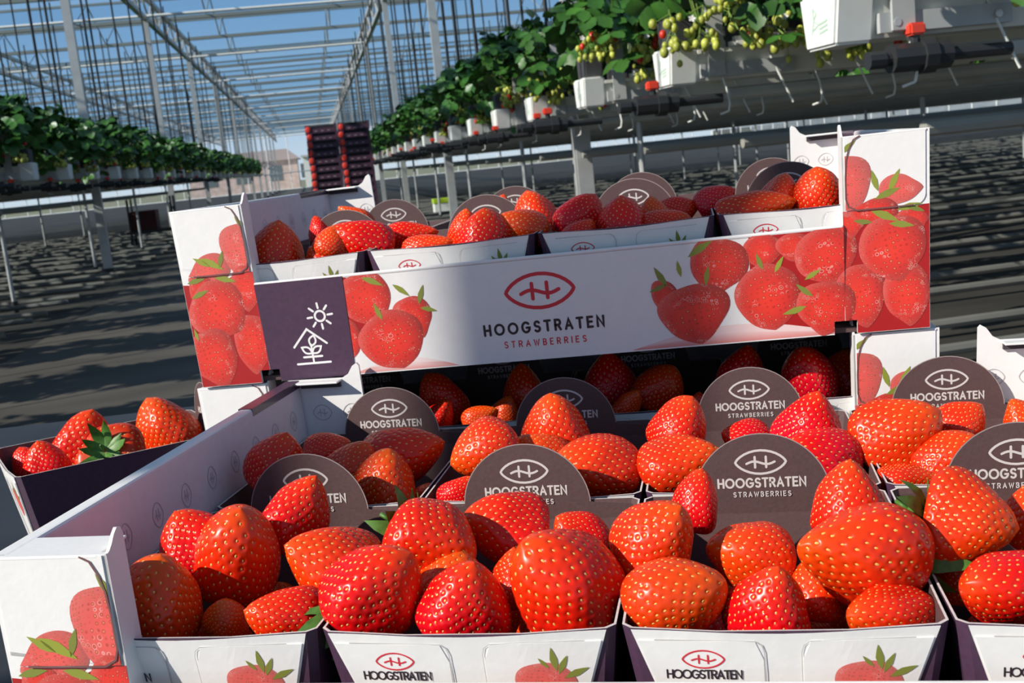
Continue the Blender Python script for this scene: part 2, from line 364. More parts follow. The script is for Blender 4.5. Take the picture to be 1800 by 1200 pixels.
BP = [(0.025, 0.0981, 0.0403, 0.0253, 200), (0.0580, 0.111, 0.038, 0.048, 270), (0.0555, 0.0806, 0.0256, 0.0391, -95), (0.0156, 0.0803, 0.0229, 0.0297, -100), (0.0531, 0.0331, 0.0353, 0.0505, -95), (0.0278, 0.0634, 0.0542, 0.0498, -50), (0.016, 0.0235, 0.0435, 0.0514, -80),
 (0.1567, 0.0615, 0.0454, 0.0472, -60), (0.1943, 0.0436, 0.0322, 0.0357, -70), (0.1368, 0.03, 0.0201, 0.0346, -90), (0.1735, 0.0254, 0.0575, 0.0501, -75),
 (0.4016, 0.0391, 0.0205, 0.0349, -60), (0.4759, 0.0703, 0.0298, 0.0264, -90), (0.442, 0.0617, 0.046, 0.0447, -100), (0.4217, 0.0258, 0.0559, 0.0479, -80), (0.4992, 0.0711, 0.0253, 0.0219, -90), (0.525, 0.062, 0.0492, 0.0455, -60), (0.4792, 0.0329, 0.0508, 0.0533, -80),
 (0.5431, 0.0862, 0.0205, 0.0257, -90), (0.5877, 0.0828, 0.0241, 0.0195, 0), (0.5400, 0.1130, 0.036, 0.046, -90), (0.5789, 0.1069, 0.032, 0.0226, 0), (0.5595, 0.0917, 0.0365, 0.0204, 180),
 (0.5495, 0.0287, 0.0376, 0.0499, -80), (0.5834, 0.026, 0.0353, 0.0478, -85), (0.5736, 0.0624, 0.0505, 0.051, -75), (0.5225, 0.0213, 0.0458, 0.0424, -100)]
LP = [(0.0209, 0.1057, 0.0135, 150), (0.0381, 0.1065, 0.0126, 70), (0.0292, 0.1035, 0.018, -30), (0.0599, 0.1348, 0.0117, 120), (0.0126, 0.0905, 0.0135, 10), (0.0382, 0.0895, 0.0153, -15), (0.0036, 0.0454, 0.009, 100), (0.0138, 0.079, 0.0135, 20),
 (0.2031, 0.062, 0.0135, 70), (0.165, 0.0511, 0.0126, 110), (0.2077, 0.0492, 0.0117, -15), (0.1869, 0.0669, 0.0135, -40), (0.1639, 0.0762, 0.0153, -25), (0.3971, 0.0578, 0.0153, 120), (0.3942, 0.049, 0.0117, 200), (0.4119, 0.0628, 0.0108, 100), (0.433, 0.0553, 0.0126, 80), (0.4289, 0.0768, 0.018, 30),
 (0.5067, 0.0371, 0.0135, 140), (0.4986, 0.0221, 0.0153, 195), (0.5133, 0.0486, 0.0117, 30), (0.4735, 0.0626, 0.0117, 110), (0.4883, 0.059, 0.0117, 60), (0.5745, 0.1136, 0.0153, 65), (0.5605, 0.1152, 0.0135, 105), (0.5697, 0.1046, 0.0162, 20), (0.5857, 0.0932, 0.0153, 10), (0.5676, 0.0879, 0.018, -25), (0.5513, 0.0853, 0.0117, 170), (0.5418, 0.1421, 0.0117, 40), (0.5797, 0.0802, 0.0153, -10), (0.5897, 0.0911, 0.0117, -20)]

# ------------------------------------------------------------------ floor and table (camera stands in the middle path)
AX = Vector((-0.32203, 0.94673, 0)); RX = Vector((0.94673, 0.32203, 0))        # along the path, to its right
HC = CAM.z; FLOOR = -1.10
AM = Matrix(((RX.x, AX.x, 0, CAM.x), (RX.y, AX.y, 0, CAM.y), (0, 0, 1, HC), (0, 0, 0, 1)))   # path frame: x right, y along, z above the lens
def AP(l, d, h): return AM @ Vector((l, d, h))

def floor_material(name, c1, c2, sc):
    m = bpy.data.materials.new(name); m.use_nodes = True; n = m.node_tree.nodes; l = m.node_tree.links; b = n['Principled BSDF']
    tc = n.new('ShaderNodeTexCoord'); mp = n.new('ShaderNodeMapping'); mp.inputs['Scale'].default_value = (sc*.35, sc, sc); l.new(tc.outputs['Object'], mp.inputs[0])
    tx = n.new('ShaderNodeTexNoise'); tx.inputs['Scale'].default_value = 1; tx.inputs['Detail'].default_value = 8; l.new(mp.outputs[0], tx.inputs['Vector'])
    rp = n.new('ShaderNodeValToRGB'); e = rp.color_ramp.elements; e[0].position = .38; e[0].color = (*c1, 1); e[1].position = .62; e[1].color = (*c2, 1)
    l.new(tx.outputs['Fac'], rp.inputs[0]); l.new(rp.outputs[0], b.inputs['Base Color']); b.inputs['Roughness'].default_value = .75
    return m
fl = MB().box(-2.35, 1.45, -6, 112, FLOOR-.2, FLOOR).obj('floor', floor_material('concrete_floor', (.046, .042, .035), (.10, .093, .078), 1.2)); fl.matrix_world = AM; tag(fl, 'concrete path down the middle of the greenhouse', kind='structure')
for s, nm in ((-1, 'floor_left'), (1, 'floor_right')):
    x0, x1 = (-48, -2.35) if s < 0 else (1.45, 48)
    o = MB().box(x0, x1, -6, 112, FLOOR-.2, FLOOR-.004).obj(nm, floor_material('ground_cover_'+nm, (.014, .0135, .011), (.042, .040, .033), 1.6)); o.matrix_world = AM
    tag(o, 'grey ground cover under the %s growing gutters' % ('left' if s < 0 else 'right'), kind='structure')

TF = mat('dark_film', (.022, .026, .034), .55, noise=.25, nscale=9, bump=.3, bscale=25)
TM = Matrix.Translation((.05, 0, 0)) @ Matrix.Rotation(math.radians(13), 4, 'Z')
tb = thing('table', 'dark film covered trolley table carrying the crates and the single punnet', 'table', Matrix.Translation((0, 0, -.0045)) @ TM)
bevel(MB().box(-1.0, .72, -.62, .72, -.03, 0).obj('table_top', TF, tb), .004)
for sx in (-.93, .65):
    for sy in (-.56, .66): MB().tube((sx, sy, -.03), (sx, sy, FLOOR+HC+.0045), .02, 10).obj('leg', GALV, tb)
MB().box(-.95, .67, .645, .675, -.09, -.03).obj('rail', GALV, tb); MB().box(-.95, .67, -.575, -.545, -.09, -.03).obj('rail', GALV, tb)

# ------------------------------------------------------------------ crates
def splay(me, lean=None):
    # front panel bulges a little at its top edge, the corner posts lean back a little
    for v in me.vertices:
        if lean == 'panel': v.co.y += .0012*(1-v.co.z/.083)
        if lean == 'post': v.co.y += .0040*v.co.z/.15
        v.co.x += (v.co.x-.3)/.3*.0038*(v.co.z/.075-1)
def make_crate(label, mw):
    t = thing('strawberry_crate', label, 'crate', mw, 'printed cardboard strawberry crates')
    Pf = lambda a, b, c: (a, c, b)              # (x, z, y)
    MB().box(.004, .596, .006, .394, 0, .004).obj('base', BROWN, t)
    for s in (0, 1):                            # double end walls with folded tops
        x0, x1 = (0, .0105) if s == 0 else (.5895, .6)
        wl = MB().box(x0, x1, .0025, .3975, .001, .15).obj('end_wall', [LILAC, PURPLE, WHITE], t)
        bevel(wl, .0026, 3)
        for p in wl.data.polygons:
            nx = p.normal.x*(1 if s == 0 else -1)
            p.material_index = 2 if p.normal.z > .3 else (1 if nx < -.5 else 0)
            p.use_smooth = False
        MB().box(x0-.0003, x1+.0003, .30, .3968, .1445, .1504).obj('purple_print', PURPLE, wl)
        fx = x1+.0002 if s == 0 else x0-.0002
        for i in range(10):
            mk = MB(); eye(mk, .030+i*.038, .122, .0125, .0155, .0007, lambda a, b: (fx, a, b)); mk.obj('printed_mark', INKGREY, wl)
        for o in [wl]+list(wl.children): splay(o.data)
    def arcseq(cx, cz, r, a0, a1, n=5): return [(cx+r*math.cos(math.radians(a0+(a1-a0)*i/n)), cz+r*math.sin(math.radians(a0+(a1-a0)*i/n))) for i in range(n+1)]
    # low panels front and back, with the half-round slots at the bottom corners
    nl = .008
    panel = [(.063, .0105), (.0712, .0105), (.0712, 0), (.5288, 0), (.5288, .0105), (.537, .0105), (.537, .0815), (.063, .0815)]
    fp = None
    for yy, nm in ((0, 'front_panel'), (.4, 'back_panel')):
        o = MB().prism(panel, yy-.0016, yy+.0016, Pf).obj(nm, PANELW, t)
        MB().prism([(.063, .0815), (.537, .0815), (.537, .0845), (.063, .0845)], yy-.0019, yy+.0019, Pf).obj('folded_edge', PANELW, o); bevel(o.children[0], .0012)
        for q in [o]+list(o.children): splay(q.data, 'panel' if yy == 0 else None)
        if nm == 'front_panel': fp = o
    posts = []
    for s in (0, 1):
        mx = (lambda x: x) if s == 0 else (lambda x: .6-x)
        # front post: face, folded-back flap with its horn, proud tab with rounded corners
        face = [(0, 0), (.054, 0), (.054, .0105), (.063, .0105), (.063, .150), (0, .150)]
        o = MB().prism([(mx(x), z) for x, z in face], -.0016, .0016, Pf).obj('corner_post', WHITE, t); posts.append(o)
        hy = [(-.0016, .0105), (-.0016, .1495), (.0015, .1505), (.0045, .1530), (.0075, .1565), (.011, .1590), (.0145, .1580), (.0155, .155), (.0155, .0105)]
        fpl = MB().prism(hy, mx(.0615), mx(.0632), lambda a, b, c: (c, a, b)).obj('flap', WHITE, o)
        tabp = [(.003, .1496), (.003, .100)]+arcseq(.011, .102, .008, 180, 270)+arcseq(.053, .102, .008, 270, 360)+[(.061, .1496)]
        MB().prism([(mx(x), z) for x, z in tabp], -.0024, -.0016, Pf).obj('tab', WHITE, o)
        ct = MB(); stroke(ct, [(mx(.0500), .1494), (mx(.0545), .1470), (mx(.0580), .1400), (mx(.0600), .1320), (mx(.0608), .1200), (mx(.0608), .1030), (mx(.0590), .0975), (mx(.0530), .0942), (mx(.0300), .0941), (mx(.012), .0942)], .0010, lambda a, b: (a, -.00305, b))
        ct.obj('cut_shadow_line', mat('cut_shadow', (.16, .07, .07), .7), o)  # dark stroke paints the shadow along the tab's cut
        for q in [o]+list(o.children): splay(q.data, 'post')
        xa, xb = sorted((mx(.002), mx(.0585)))
        cp = MB().box(xa, xb, .0015, .030, .1482, .1498).obj('corner_cap', WHITE, t); bevel(cp, .0006); splay(cp.data)
        cp = MB().box(*sorted((mx(.002), mx(.047))), .386, .3985, .1482, .1498).obj('corner_cap', WHITE, t); bevel(cp, .0006); splay(cp.data)
        # back post with in-plane horn
        back = [(0, 0), (.063, 0), (.063, .160), (.0612, .1622), (.0575, .160), (.053, .1535), (.047, .1502), (0, .150)]
        o2 = MB().prism([(mx(x), z) for x, z in back], .3984, .4016, Pf).obj('corner_post', WHITE, t)
        MB().box(min(mx(.012), mx(.046)), max(mx(.012), mx(.046)), .3955, .3984, .1435, .1475).obj('slot_shade', SLOT, o2)  # dark strip stands for the shade inside the slot
        for i in range(2):
            mk = MB(); eye(mk, mx(.026+i*.026), .122, .016, .013, .0006, lambda a, b: (a, .3981, b)); mk.obj('printed_mark', INKGREY, o2)
        for q in [o2]+list(o2.children): splay(q.data)
    # artwork: panel, left post, right post (upper halves lie on the proud tab)
    RP = [(.0712, .5288, 0, .0829), (.063, .0712, .0105, .0829), (.5288, .537, .0105, .0829)]
    RL = [(.0002, .063, .0105, .0940), (.0002, .0540, .0003, .0105), (.003, .061, .0945, .1495, -.0008)]
    RR = [(.537, .5998, .0105, .0940), (.546, .5998, .0003, .0105), (.539, .597, .0945, .1495, -.0008)]
    y = -.00168
    for own, rects, nm in ((fp, RP, 'p'), (posts[0], RL, 'l'), (posts[1], RR, 'r')):
        bgd = Art()
        red = lambda x, z: (.38, .008, .009)
        if nm == 'l': bgd.poly([(0, 0), (.063, 0), (.063, .100), (.030, .085), (.0, .088)], y, red, lambda x, z: (0, 0), rects)
        if nm == 'r': bgd.poly([(.537, 0), (.6, 0), (.6, .095), (.57, .088), (.545, .098), (.537, .10)], y, red, lambda x, z: (0, 0), rects)
        if nm == 'p':
            bgd.poly([(.466, .002), (.537, .002), (.537, .083), (.466, .083)], y, red, lambda x, z: (0, 0), rects)
            bgd.poly([(.130, .02), (.168, .03), (.165, .075), (.14, .082), (.130, .082)], y, red, lambda x, z: (0, 0), rects)
            bgd.k = 1
            def sh(x0, x1): return lambda x, z: ((.78, .70, .69) if z > .009 else (.72, .40, .38))
            bgd.poly([(.137+.09*i/12, .001+.010*math.sin(math.pi*i/12)) for i in range(13)], y-.00001, lambda x, z: (.70, .30, .28) if z < .004 else (.78, .64, .63), lambda x, z: (0, 0), rects)
            bgd.poly([(.37+.167*i/12, .001+.014*math.sin(math.pi*i/12)) for i in range(13)], y-.00002, lambda x, z: (.66, .22, .20) if z < .004 else (.78, .58, .57), lambda x, z: (0, 0), rects)
        bgd.obj('background_print', PLAINPRINT, own)
        for i, (cx, cz, wd, ht, a) in enumerate(BP):
            art = Art(); art.k = i; art.berry(cx, cz, wd, ht, a, y-.00008, rects, i, .35 if cz > .095 else .06)
            if art.bm.faces: art.obj('printed_strawberry', PRINT, own)
        for i, (cx, cz, ln, a) in enumerate(LP):
            lf = Art(); lf.k = 32; lf.leaf(cx, cz, ln, a, y-.00008, rects, i)
            if lf.bm.faces: lf.obj('printed_leaf', PLAINPRINT, own)
        for q in own.children:
            if q.name.startswith(('printed', 'background')): splay(q.data, 'panel' if nm == 'p' else 'post')
    YF = -.0056
    pb = MB().prism([(.0632, .0105), (.0712, .0105), (.0712, .0003), (.1375, .0003), (.1395, .083), (.0632, .083)], -.0022, -.0019, Pf).obj('purple_block', PURPLE, fp)
    fn = lambda a, b: (a, -.00228, b)
    lg = MB()
    sx, sz = .1150, .0520
    stroke(lg, arcpts(sx, sz, .0043, .0043, 0, 360, 20)[:-1], .0018, fn, True)
    for i in range(8):
        a = math.radians(45*i+5); stroke(lg, [(sx+.0068*math.cos(a), sz+.0068*math.sin(a)), (sx+.0108*math.cos(a), sz+.0108*math.sin(a))], .0018, fn)
    stroke(lg, [(.0880, .0275), (.1015, .0420), (.1170, .0290)], .0018, fn)
    stroke(lg, [(.0885, .0130), (.1175, .0130)], .0018, fn); stroke(lg, [(.0950, .0185), (.1110, .0185)], .0018, fn)
    stroke(lg, [(.1030, .0130), (.1030, .0290)], .0016, fn)
    def lf2(cx, cz, a, ln, wv):
        ca, sa = math.cos(math.radians(a)), math.sin(math.radians(a)); P = [(ln*i/8, wv*math.sin(math.pi*i/8)) for i in range(9)]+[(ln*i/8, -wv*math.sin(math.pi*i/8)) for i in range(7, 0, -1)]
        stroke(lg, [(cx+p*ca-q*sa, cz+p*sa+q*ca) for p, q in P], .0016, fn, True)
    lf2(.1030, .0275, 68, .0095, .0029); lf2(.1030, .0215, 148, .0100, .0026); lf2(.1030, .0215, 32, .0100, .0026)
    lg.obj('greenhouse_emblem', INKWHITE, fp)
    fn2 = lambda a, b: (a, -.00170, b)
    e = MB(); eye(e, .3004, .0560, .0550, .0275, .0030, fn2); e.obj('eye_emblem', INKRED, fp)
    e = MB(); text(e, 'HOOGSTRATEN', .3004, .0232, .0975, .0080, .0020, fn2); e.obj('lettering', INKBLACK, fp)
    e = MB(); text(e, 'STRAWBERRIES', .3004, .0118, .0670, .0048, .0009, fn2); e.obj('lettering', INKRED, fp)
    for q in fp.children:
        if q.name.startswith(('purple', 'greenhouse', 'eye', 'lettering')): splay(q.data, 'panel')
    return t
H = .1495; T14 = .01105; P10, P11, P12, P15 = .0845, -.00704, -.02455, -.00832
MC = Matrix.Translation((H*T14, 0, -.3*T14)) @ Matrix.Rotation(-T14, 4, 'Y')
MB_ = MC @ Matrix.Translation((0, 0, .1515))
MA = Matrix.Translation((P10, P11, -.3*abs(P15)+.0022)) @ Matrix.Rotation(P12, 4, 'Z') @ Matrix.Rotation(-P15, 4, 'Y') @ Matrix.Translation((0, -.4, 0))
crA = make_crate('open strawberry crate lying in front at the bottom of the picture, nearest the camera', MA)
crC = copy_tree(crA); crC.matrix_basis = MC; crC['label'] = 'lower crate of the stack, mostly hidden behind the front crate and under the upper one'
crB = copy_tree(crA); crB.matrix_basis = MB_; crB['label'] = 'upper crate of the stack with its whole printed front panel in view'

# ------------------------------------------------------------------ punnets
PH, PW, PL = .096, .0705, .186
def make_punnet(label):
    t = thing('punnet', label, 'punnet', None, 'cardboard strawberry punnets')
    th = .0011
    def ring(z, inset):
        k = (1-z/PH); hw = PW-.0125*k-inset; y0 = .016*k+inset; y1 = PL-.014*k-inset; c = .004
        # the long walls sag a little between the corners
        bow = -.0022*(z/PH)
        return [(-hw, y0+c), (-hw+c, y0), (-hw*.4, y0+bow), (hw*.4, y0+bow), (hw-c, y0), (hw, y0+c), (hw+.0006, (y0+y1)/2), (hw, y1-c), (hw-c, y1), (-hw+c, y1), (-hw, y1-c), (-hw-.0006, (y0+y1)/2)]
    zs = [0, .05, PH]; n = 12; vs = []; m = MB()
    for ins in (0, th):
        for z in zs: vs += [(x, y, max(z, th if ins else 0)+(-.0024*math.exp(-(x/.04)**2) if z == PH and y < .02 else 0)) for x, y in ring(z, ins)]
    fo = []
    for j in range(2):
        for i in range(n): fo.append((j*n+i, j*n+(i+1) % n, (j+1)*n+(i+1) % n, (j+1)*n+i))
    fo.append(tuple(range(n-1, -1, -1)))
    m.add(vs, fo, 0)
    B0 = 3*n
    fi = []
    for j in range(2):
        for i in range(n): fi.append((B0+j*n+i, B0+(j+1)*n+i, B0+(j+1)*n+(i+1) % n, B0+j*n+(i+1) % n))
    fi.append(tuple(range(B0, B0+n)))
    m.f += fi; m.m += [1]*len(fi)
    rim = [(2*n+i, 2*n+(i+1) % n, B0+2*n+(i+1) % n, B0+2*n+i) for i in range(n)]
    m.f += rim; m.m += [2]*n
    body = m.obj('body', [PURPLE, BROWN, KRAFT], t)
    # white front label: follows the sloping, slightly bowed front wall
    def F(a, b, off=.0004):
        k = 1-b/PH; hw = PW-.0125*k; bow = -.0022*(b/PH)*max(0, 1-max(0, abs(a)-hw*.4)/(hw*.6))
        return (a, .016*k+bow-off, b-.0024*math.exp(-(a/.04)**2)*max(0, (b/PH-.93)/.07))
    def sheet(pl, pr, z0, z1, off, thick, name, m_, par, nx=10, nz=4, rc=0):
        s = MB(); g = []
        for k in range(2):
            for j in range(nz+1):
                z = z0+(z1-z0)*j/nz
                for i in range(nx+1):
                    a = pl(z)+(pr(z)-pl(z))*i/nx; s.v.append(F(a, z, off+(thick if k == 0 else 0)))
        N = (nx+1)*(nz+1); q = lambda i, j: j*(nx+1)+i
        for j in range(nz):
            for i in range(nx): s.f.append((q(i, j), q(i+1, j), q(i+1, j+1), q(i, j+1)))
        ed = [q(i, 0) for i in range(nx+1)]+[q(nx, j) for j in range(1, nz+1)]+[q(i, nz) for i in range(nx-1, -1, -1)]+[q(0, j) for j in range(nz-1, 0, -1)]
        for a, b in zip(ed, ed[1:]+ed[:1]): s.f.append((b, a, a+N, b+N))
        s.m = [0]*len(s.f); return s.obj(name, m_, par)
    lb = sheet(lambda z: -.0665+.030*(1-z/PH), lambda z: .0665-.030*(1-z/PH), .004, PH-.0006, .0003, .0004, 'front_label', WHITE, t)
    for sgn in (-1, 1):                                         # two tabs cut in the label
        if sgn < 0: sheet(lambda z: -.0655+.030*(1-z/PH), lambda z: -.0085-max(0, (z-.084))*.6, .010, PH-.006, .0007, .0006, 'tab', WHITE, lb, 14, 8)
        else: sheet(lambda z: .0085+max(0, (z-.084))*.6, lambda z: .0655-.030*(1-z/PH), .010, PH-.006, .0007, .0006, 'tab', WHITE, lb, 14, 8)
    cr = MB()
    stroke(cr, [(-.0560, PH-.0055), (-.012, PH-.0060), (-.0090, PH-.0085), (-.0080, PH-.012), (-.0080, .012)], .0006, lambda a, b: F(a, b, .00142))
    stroke(cr, [(.0560, PH-.0055), (.012, PH-.0060), (.0090, PH-.0085), (.0080, PH-.012), (.0080, .012)], .0004, lambda a, b: F(a, b, .00142))
    cr.obj('tab_shade_line', TABSHADE, lb)  # grey strokes paint the shading along the tab outlines
    f2 = lambda a, b: F(a, b, .00148)
    e = MB(); eye(e, -.0350, .0805, .0185, .0092, .0008, f2); e.obj('eye_emblem', INKRED, lb)
    e = MB(); text(e, 'HOOGSTRATEN', -.0350, .0705, .0330, .0042, .0008, f2); e.obj('lettering', INKBLACK, lb)
    e = MB(); text(e, 'STRAWBERRIES', -.0350, .0655, .0225, .0024, .0004, f2); e.obj('lettering', INKRED, lb)
    art = Art(); art.berry(.036, .066, .030, .026, -100, 0, [(-1, 1, -1, 1)], 5, .42); ao = art.obj('printed_strawberry', PRINT, lb)
    lf = Art()
    for cx, cz, ln, a in ((.041, .081, .014, 98), (.045, .078, .012, 65), (.051, .0735, .014, 25), (.036, .079, .008, 130)): lf.leaf(cx, cz, ln*.75, a, -.0001, [(-1, 1, -1, 1)], 3)
    lo = lf.obj('printed_leaves', PLAINPRINT, lb)
    for o in (ao, lo):
        for v in o.data.vertices: x, y, z = F(v.co.x, v.co.z, .00148); v.co.y = y+v.co.y
    # tag: round-headed card standing on the back wall
    hw = PW-.004; rad = .0400; ty = PL-.0022
    sh = PH-.0015
    pts = [(-hw+.004, .045), (hw-.004, .045), (hw, sh-.002), (rad+.002, sh), (rad*.995, sh+.001)]+[(rad*math.cos(math.radians(a)), sh-.001+rad*math.sin(math.radians(a))) for a in range(6, 175, 6)]+[(-rad*.995, sh+.001), (-rad-.002, sh), (-hw, sh-.002)]
    tg = MB().prism(pts, ty-.0006, ty+.0006, lambda a, b, c: (a, c, b), 0).obj('tag', BROWN, t)
    rimm = MB(); stroke(rimm, [(x, z) for x, z in pts[4:-3]], .0006, lambda a, b: (a, ty-.00066, b)); rimm.obj('cut_edge', mat('tag_edge', (.33, .27, .26), .7), tg)
    f3 = lambda a, b: (a, ty-.00068, b)
    e = MB(); eye(e, 0, sh+.0215, .0295, .0145, .0014, f3); e.obj('eye_emblem', CREAM, tg)
    e = MB(); text(e, 'HOOGSTRATEN', 0, sh+.0062, .0510, .0052, .00120, f3); text(e, 'STRAWBERRIES', 0, sh+.0003, .0335, .0028, .0006, f3); e.obj('lettering', CREAM, tg)
    return t
ORD = ['first', 'second', 'third', 'rightmost']
def punnet_mw(M, k, row, z=.0085): return M @ Matrix.Translation((.0125+.14375*(k+.5), .0135 if row == 0 else .2065, z))
pA = make_punnet('x')
PUN = {}
def put_punnet(key, M, label, first=False):
    o = pA if first else copy_tree(pA); o.matrix_basis = M; o['label'] = label; PUN[key] = o; return o
for k in range(4):
    put_punnet(('A', 0, k), punnet_mw(MA, k, 0), '%s punnet from the left in the front row of the front crate' % ORD[k], k == 0)
for k in range(4): put_punnet(('A', 1, k), punnet_mw(MA, k, 1), '%s punnet from the left in the back row of the front crate' % ORD[k])
for k in range(4): put_punnet(('B', 0, k), punnet_mw(MB_, k, 0, .0045), '%s punnet from the left in the front row of the upper crate' % ORD[k])
for k in range(4): put_punnet(('B', 1, k), punnet_mw(MB_, k, 1, .0045), '%s punnet from the left in the back row of the upper crate' % ORD[k])
for k in range(4): put_punnet(('C', 0, k), punnet_mw(MC, k, 0, .0045), '%s punnet from the left in the shaded lower crate of the stack' % ORD[k])
for k in range(4):
    for row in (0, 1):
        for ch in PUN[('B', row, k)].children:
            if ch.name.startswith('tag'): ch.location.z -= .008         # these tags are pushed down farther
MS = Matrix.Translation((-.197, .004, -.004)) @ Matrix.Rotation(math.radians(-50), 4, 'Z')
put_punnet(('S', 0, 0), MS, 'single punnet standing on the dark table left of the crates')

# ------------------------------------------------------------------ strawberries
def berry_variant(i, NR=112, NT=190):
    rs = np.random.RandomState(100+i); L, W = .050, .045
    tt = np.linspace(0, 1, NR+1); tx = np.array([p[0] for p in PROF]); px = np.array([p[1] for p in PROF])
    # smooth profile (fat or slender, blunt or pointed)
    blunt = [0, .35, .6, .15, .8, .3, .5, .1, .7, .45][i % 10]
    u = np.linspace(0, 1, 400); base = np.interp(u, tx, px); base = np.convolve(np.pad(base, 14, mode='edge'), np.ones(29)/29, 'valid')
    sup = np.where(u < .3, base, np.power(np.clip(1-((u-.3)/.7)**2.1, 0, 1), .62))
    pr = base*(1-blunt)+sup*blunt; pr *= np.sqrt(np.clip(1-((u-.5)/.5)**16, 0, 1)); pr[0] = .12; pr[-1] = 0
    # latitudes spaced so the tip is well sampled
    s = (1-np.cos(np.pi*tt))/2*.55+tt*.45
    r = np.interp(s, u, pr)*W/2; z = (s-.5)*L
    shoulder = .0035*np.exp(-(s/.05)**2); z = z+shoulder
    th = np.arange(NT)/NT*2*np.pi
    a2, a3, p2, p3, p1 = rs.uniform(.04, .13), rs.uniform(.02, .06), rs.uniform(0, 6.3), rs.uniform(0, 6.3), rs.uniform(0, 6.3)
    bend = rs.uniform(-.10, .10)*W; ridge = rs.uniform(0, .05)
    def surf(S, TH):
        rr = np.interp(S, u, pr)*W/2
        k = 1+a2*np.cos(2*TH+p2)+a3*np.cos(3*TH+p3)*np.sin(np.pi*S)+ridge*np.cos(5*TH+p1)*(1-S)+.04*np.sin(6*S+2.5*np.sin(TH+p1))+.025*np.sin(9*S+2*np.cos(2*TH+p3))
        zz = (S-.5)*L+.0035*np.exp(-(S/.05)**2)
        return np.stack([rr*k*np.cos(TH)+bend*S**2, rr*k*np.sin(TH), zz], -1)
    SS, TH = np.meshgrid(s, th, indexing='ij'); P = surf(SS, TH)
    eps = 1e-3
    def normal(S, T):
        d1 = surf(np.clip(S+eps, 0, 1), T)-surf(np.clip(S-eps, 0, 1), T); d2 = surf(S, T+eps)-surf(S, T-eps); nn = np.cross(d2, d1); return nn/(np.linalg.norm(nn, axis=-1, keepdims=True)+1e-12)
    N = normal(SS, TH)
    # seeds on a golden-angle spiral, even over the surface
    NS = 310
    uu = np.linspace(.045, .985, 600); ar = np.interp(uu, u, pr)*W/2+.0012; cum = np.cumsum(ar); cum = (cum-cum[0])/(cum[-1]-cum[0])
    su = np.interp((np.arange(NS)+.5)/NS, cum, uu); tu = (np.arange(NS)*2.399963) % (2*np.pi)
    su = np.clip(su+rs.normal(0, .004, NS), .03, .99); tu = tu+rs.normal(0, .03, NS)
    SP = surf(su, tu); SN = normal(su, tu)
    D = np.zeros(P.shape[:2])
    for q in range(NS):
        rows = np.where(np.abs(P[:, 0, 2]-SP[q, 2]) < .006)[0]
        if len(rows) == 0: continue
        d = np.linalg.norm(P[rows]-SP[q], axis=-1); D[rows] = np.maximum(D[rows], np.exp(-(d/.00108)**2))
    P2 = P-N*D[..., None]*.00065
    vs = P2.reshape(-1, 3); R1 = NR+1
    idx = np.arange(R1*NT).reshape(R1, NT)
    a = idx[:-1, :]; b = np.roll(idx, -1, 1)[:-1, :]; c = np.roll(idx, -1, 1)[1:, :]; d = idx[1:, :]
    faces = np.stack([a, b, c, d], -1).reshape(-1, 4)
    me = bpy.data.meshes.new('strawberry_flesh'); me.from_pydata(vs.tolist(), [], faces.tolist()+[tuple(range(NT-1, -1, -1))]); me.materials.append(SKIN)
    me.polygons.foreach_set('use_smooth', [True]*len(me.polygons))
    ca = me.color_attributes.new('tone', 'FLOAT_COLOR', 'POINT'); col = np.zeros((R1*NT, 4), np.float32); col[:, 0] = SS.reshape(-1); col[:, 1] = D.reshape(-1); col[:, 3] = 1
    ca.data.foreach_set('color', col.reshape(-1)); me.update()
    sd = MB()
    for q in range(NS):
        nrm = Vector(SN[q]); ax = (Vector((0, 0, 1))-nrm*nrm.z); ax = ax.normalized() if ax.length > 1e-4 else Vector((1, 0, 0)); sx = nrm.cross(ax)
        cpt = Vector(SP[q])-nrm*.00044; k = rs.uniform(.85, 1.15); ln, wv, hh = .00078*k, .00046*k, .00040
        top = cpt+nrm*hh
        ring = [cpt+ax*ln*1.1, cpt+ax*ln*.35+sx*wv, cpt-ax*ln*.6+sx*wv*.75, cpt-ax*ln, cpt-ax*ln*.6-sx*wv*.75, cpt+ax*ln*.35-sx*wv]
        sd.add(ring+[top], [(j, (j+1) % 6, 6) for j in range(6)])
    sm = sd.mesh('seeds', SEED, True)
    return me, sm
NV = 10
VAR = [berry_variant(i) for i in range(NV)]
def calyx_mesh():
    m = MB(); rr = random.Random(3); L = .050
    for j in range(10):
        a = 2*math.pi*j/10+rr.uniform(-.15, .15); ln = rr.uniform(.018, .025); up = rr.uniform(.1, .9); wv = rr.uniform(.0034, .0048)
        o = Vector((math.cos(a), math.sin(a), 0)); t = Vector((-math.sin(a), math.cos(a), 0)); Z = Vector((0, 0, -1))
        b0 = Vector((0, 0, -L/2+.002))+o*.002; row = []
        for i, (s, wd) in enumerate(((0, .5), (.25, .95), (.5, 1), (.75, .62), (1, .02))):
            c = b0+o*ln*s*math.cos(up*s)+Z*(ln*s*math.sin(up*s)*1.1-.001)
            row.append((c-t*wv*wd-Z*.0006*wd, c+Z*.0004, c+t*wv*wd-Z*.0006*wd))
        k = len(m.v)
        for r_ in row: m.v += [tuple(p) for p in r_]
        for i in range(4):
            for q in range(2): m.f.append((k+i*3+q, k+i*3+q+1, k+i*3+q+4, k+i*3+q+3)); m.m.append(0)
    m.path([Vector((0, 0, -L/2+.002)), Vector((.001, 0, -L/2-.006)), Vector((.004, .002, -L/2-.013))], .0012, 6)
    return m.mesh('calyx', GREEN, True)
CALYX = calyx_mesh()

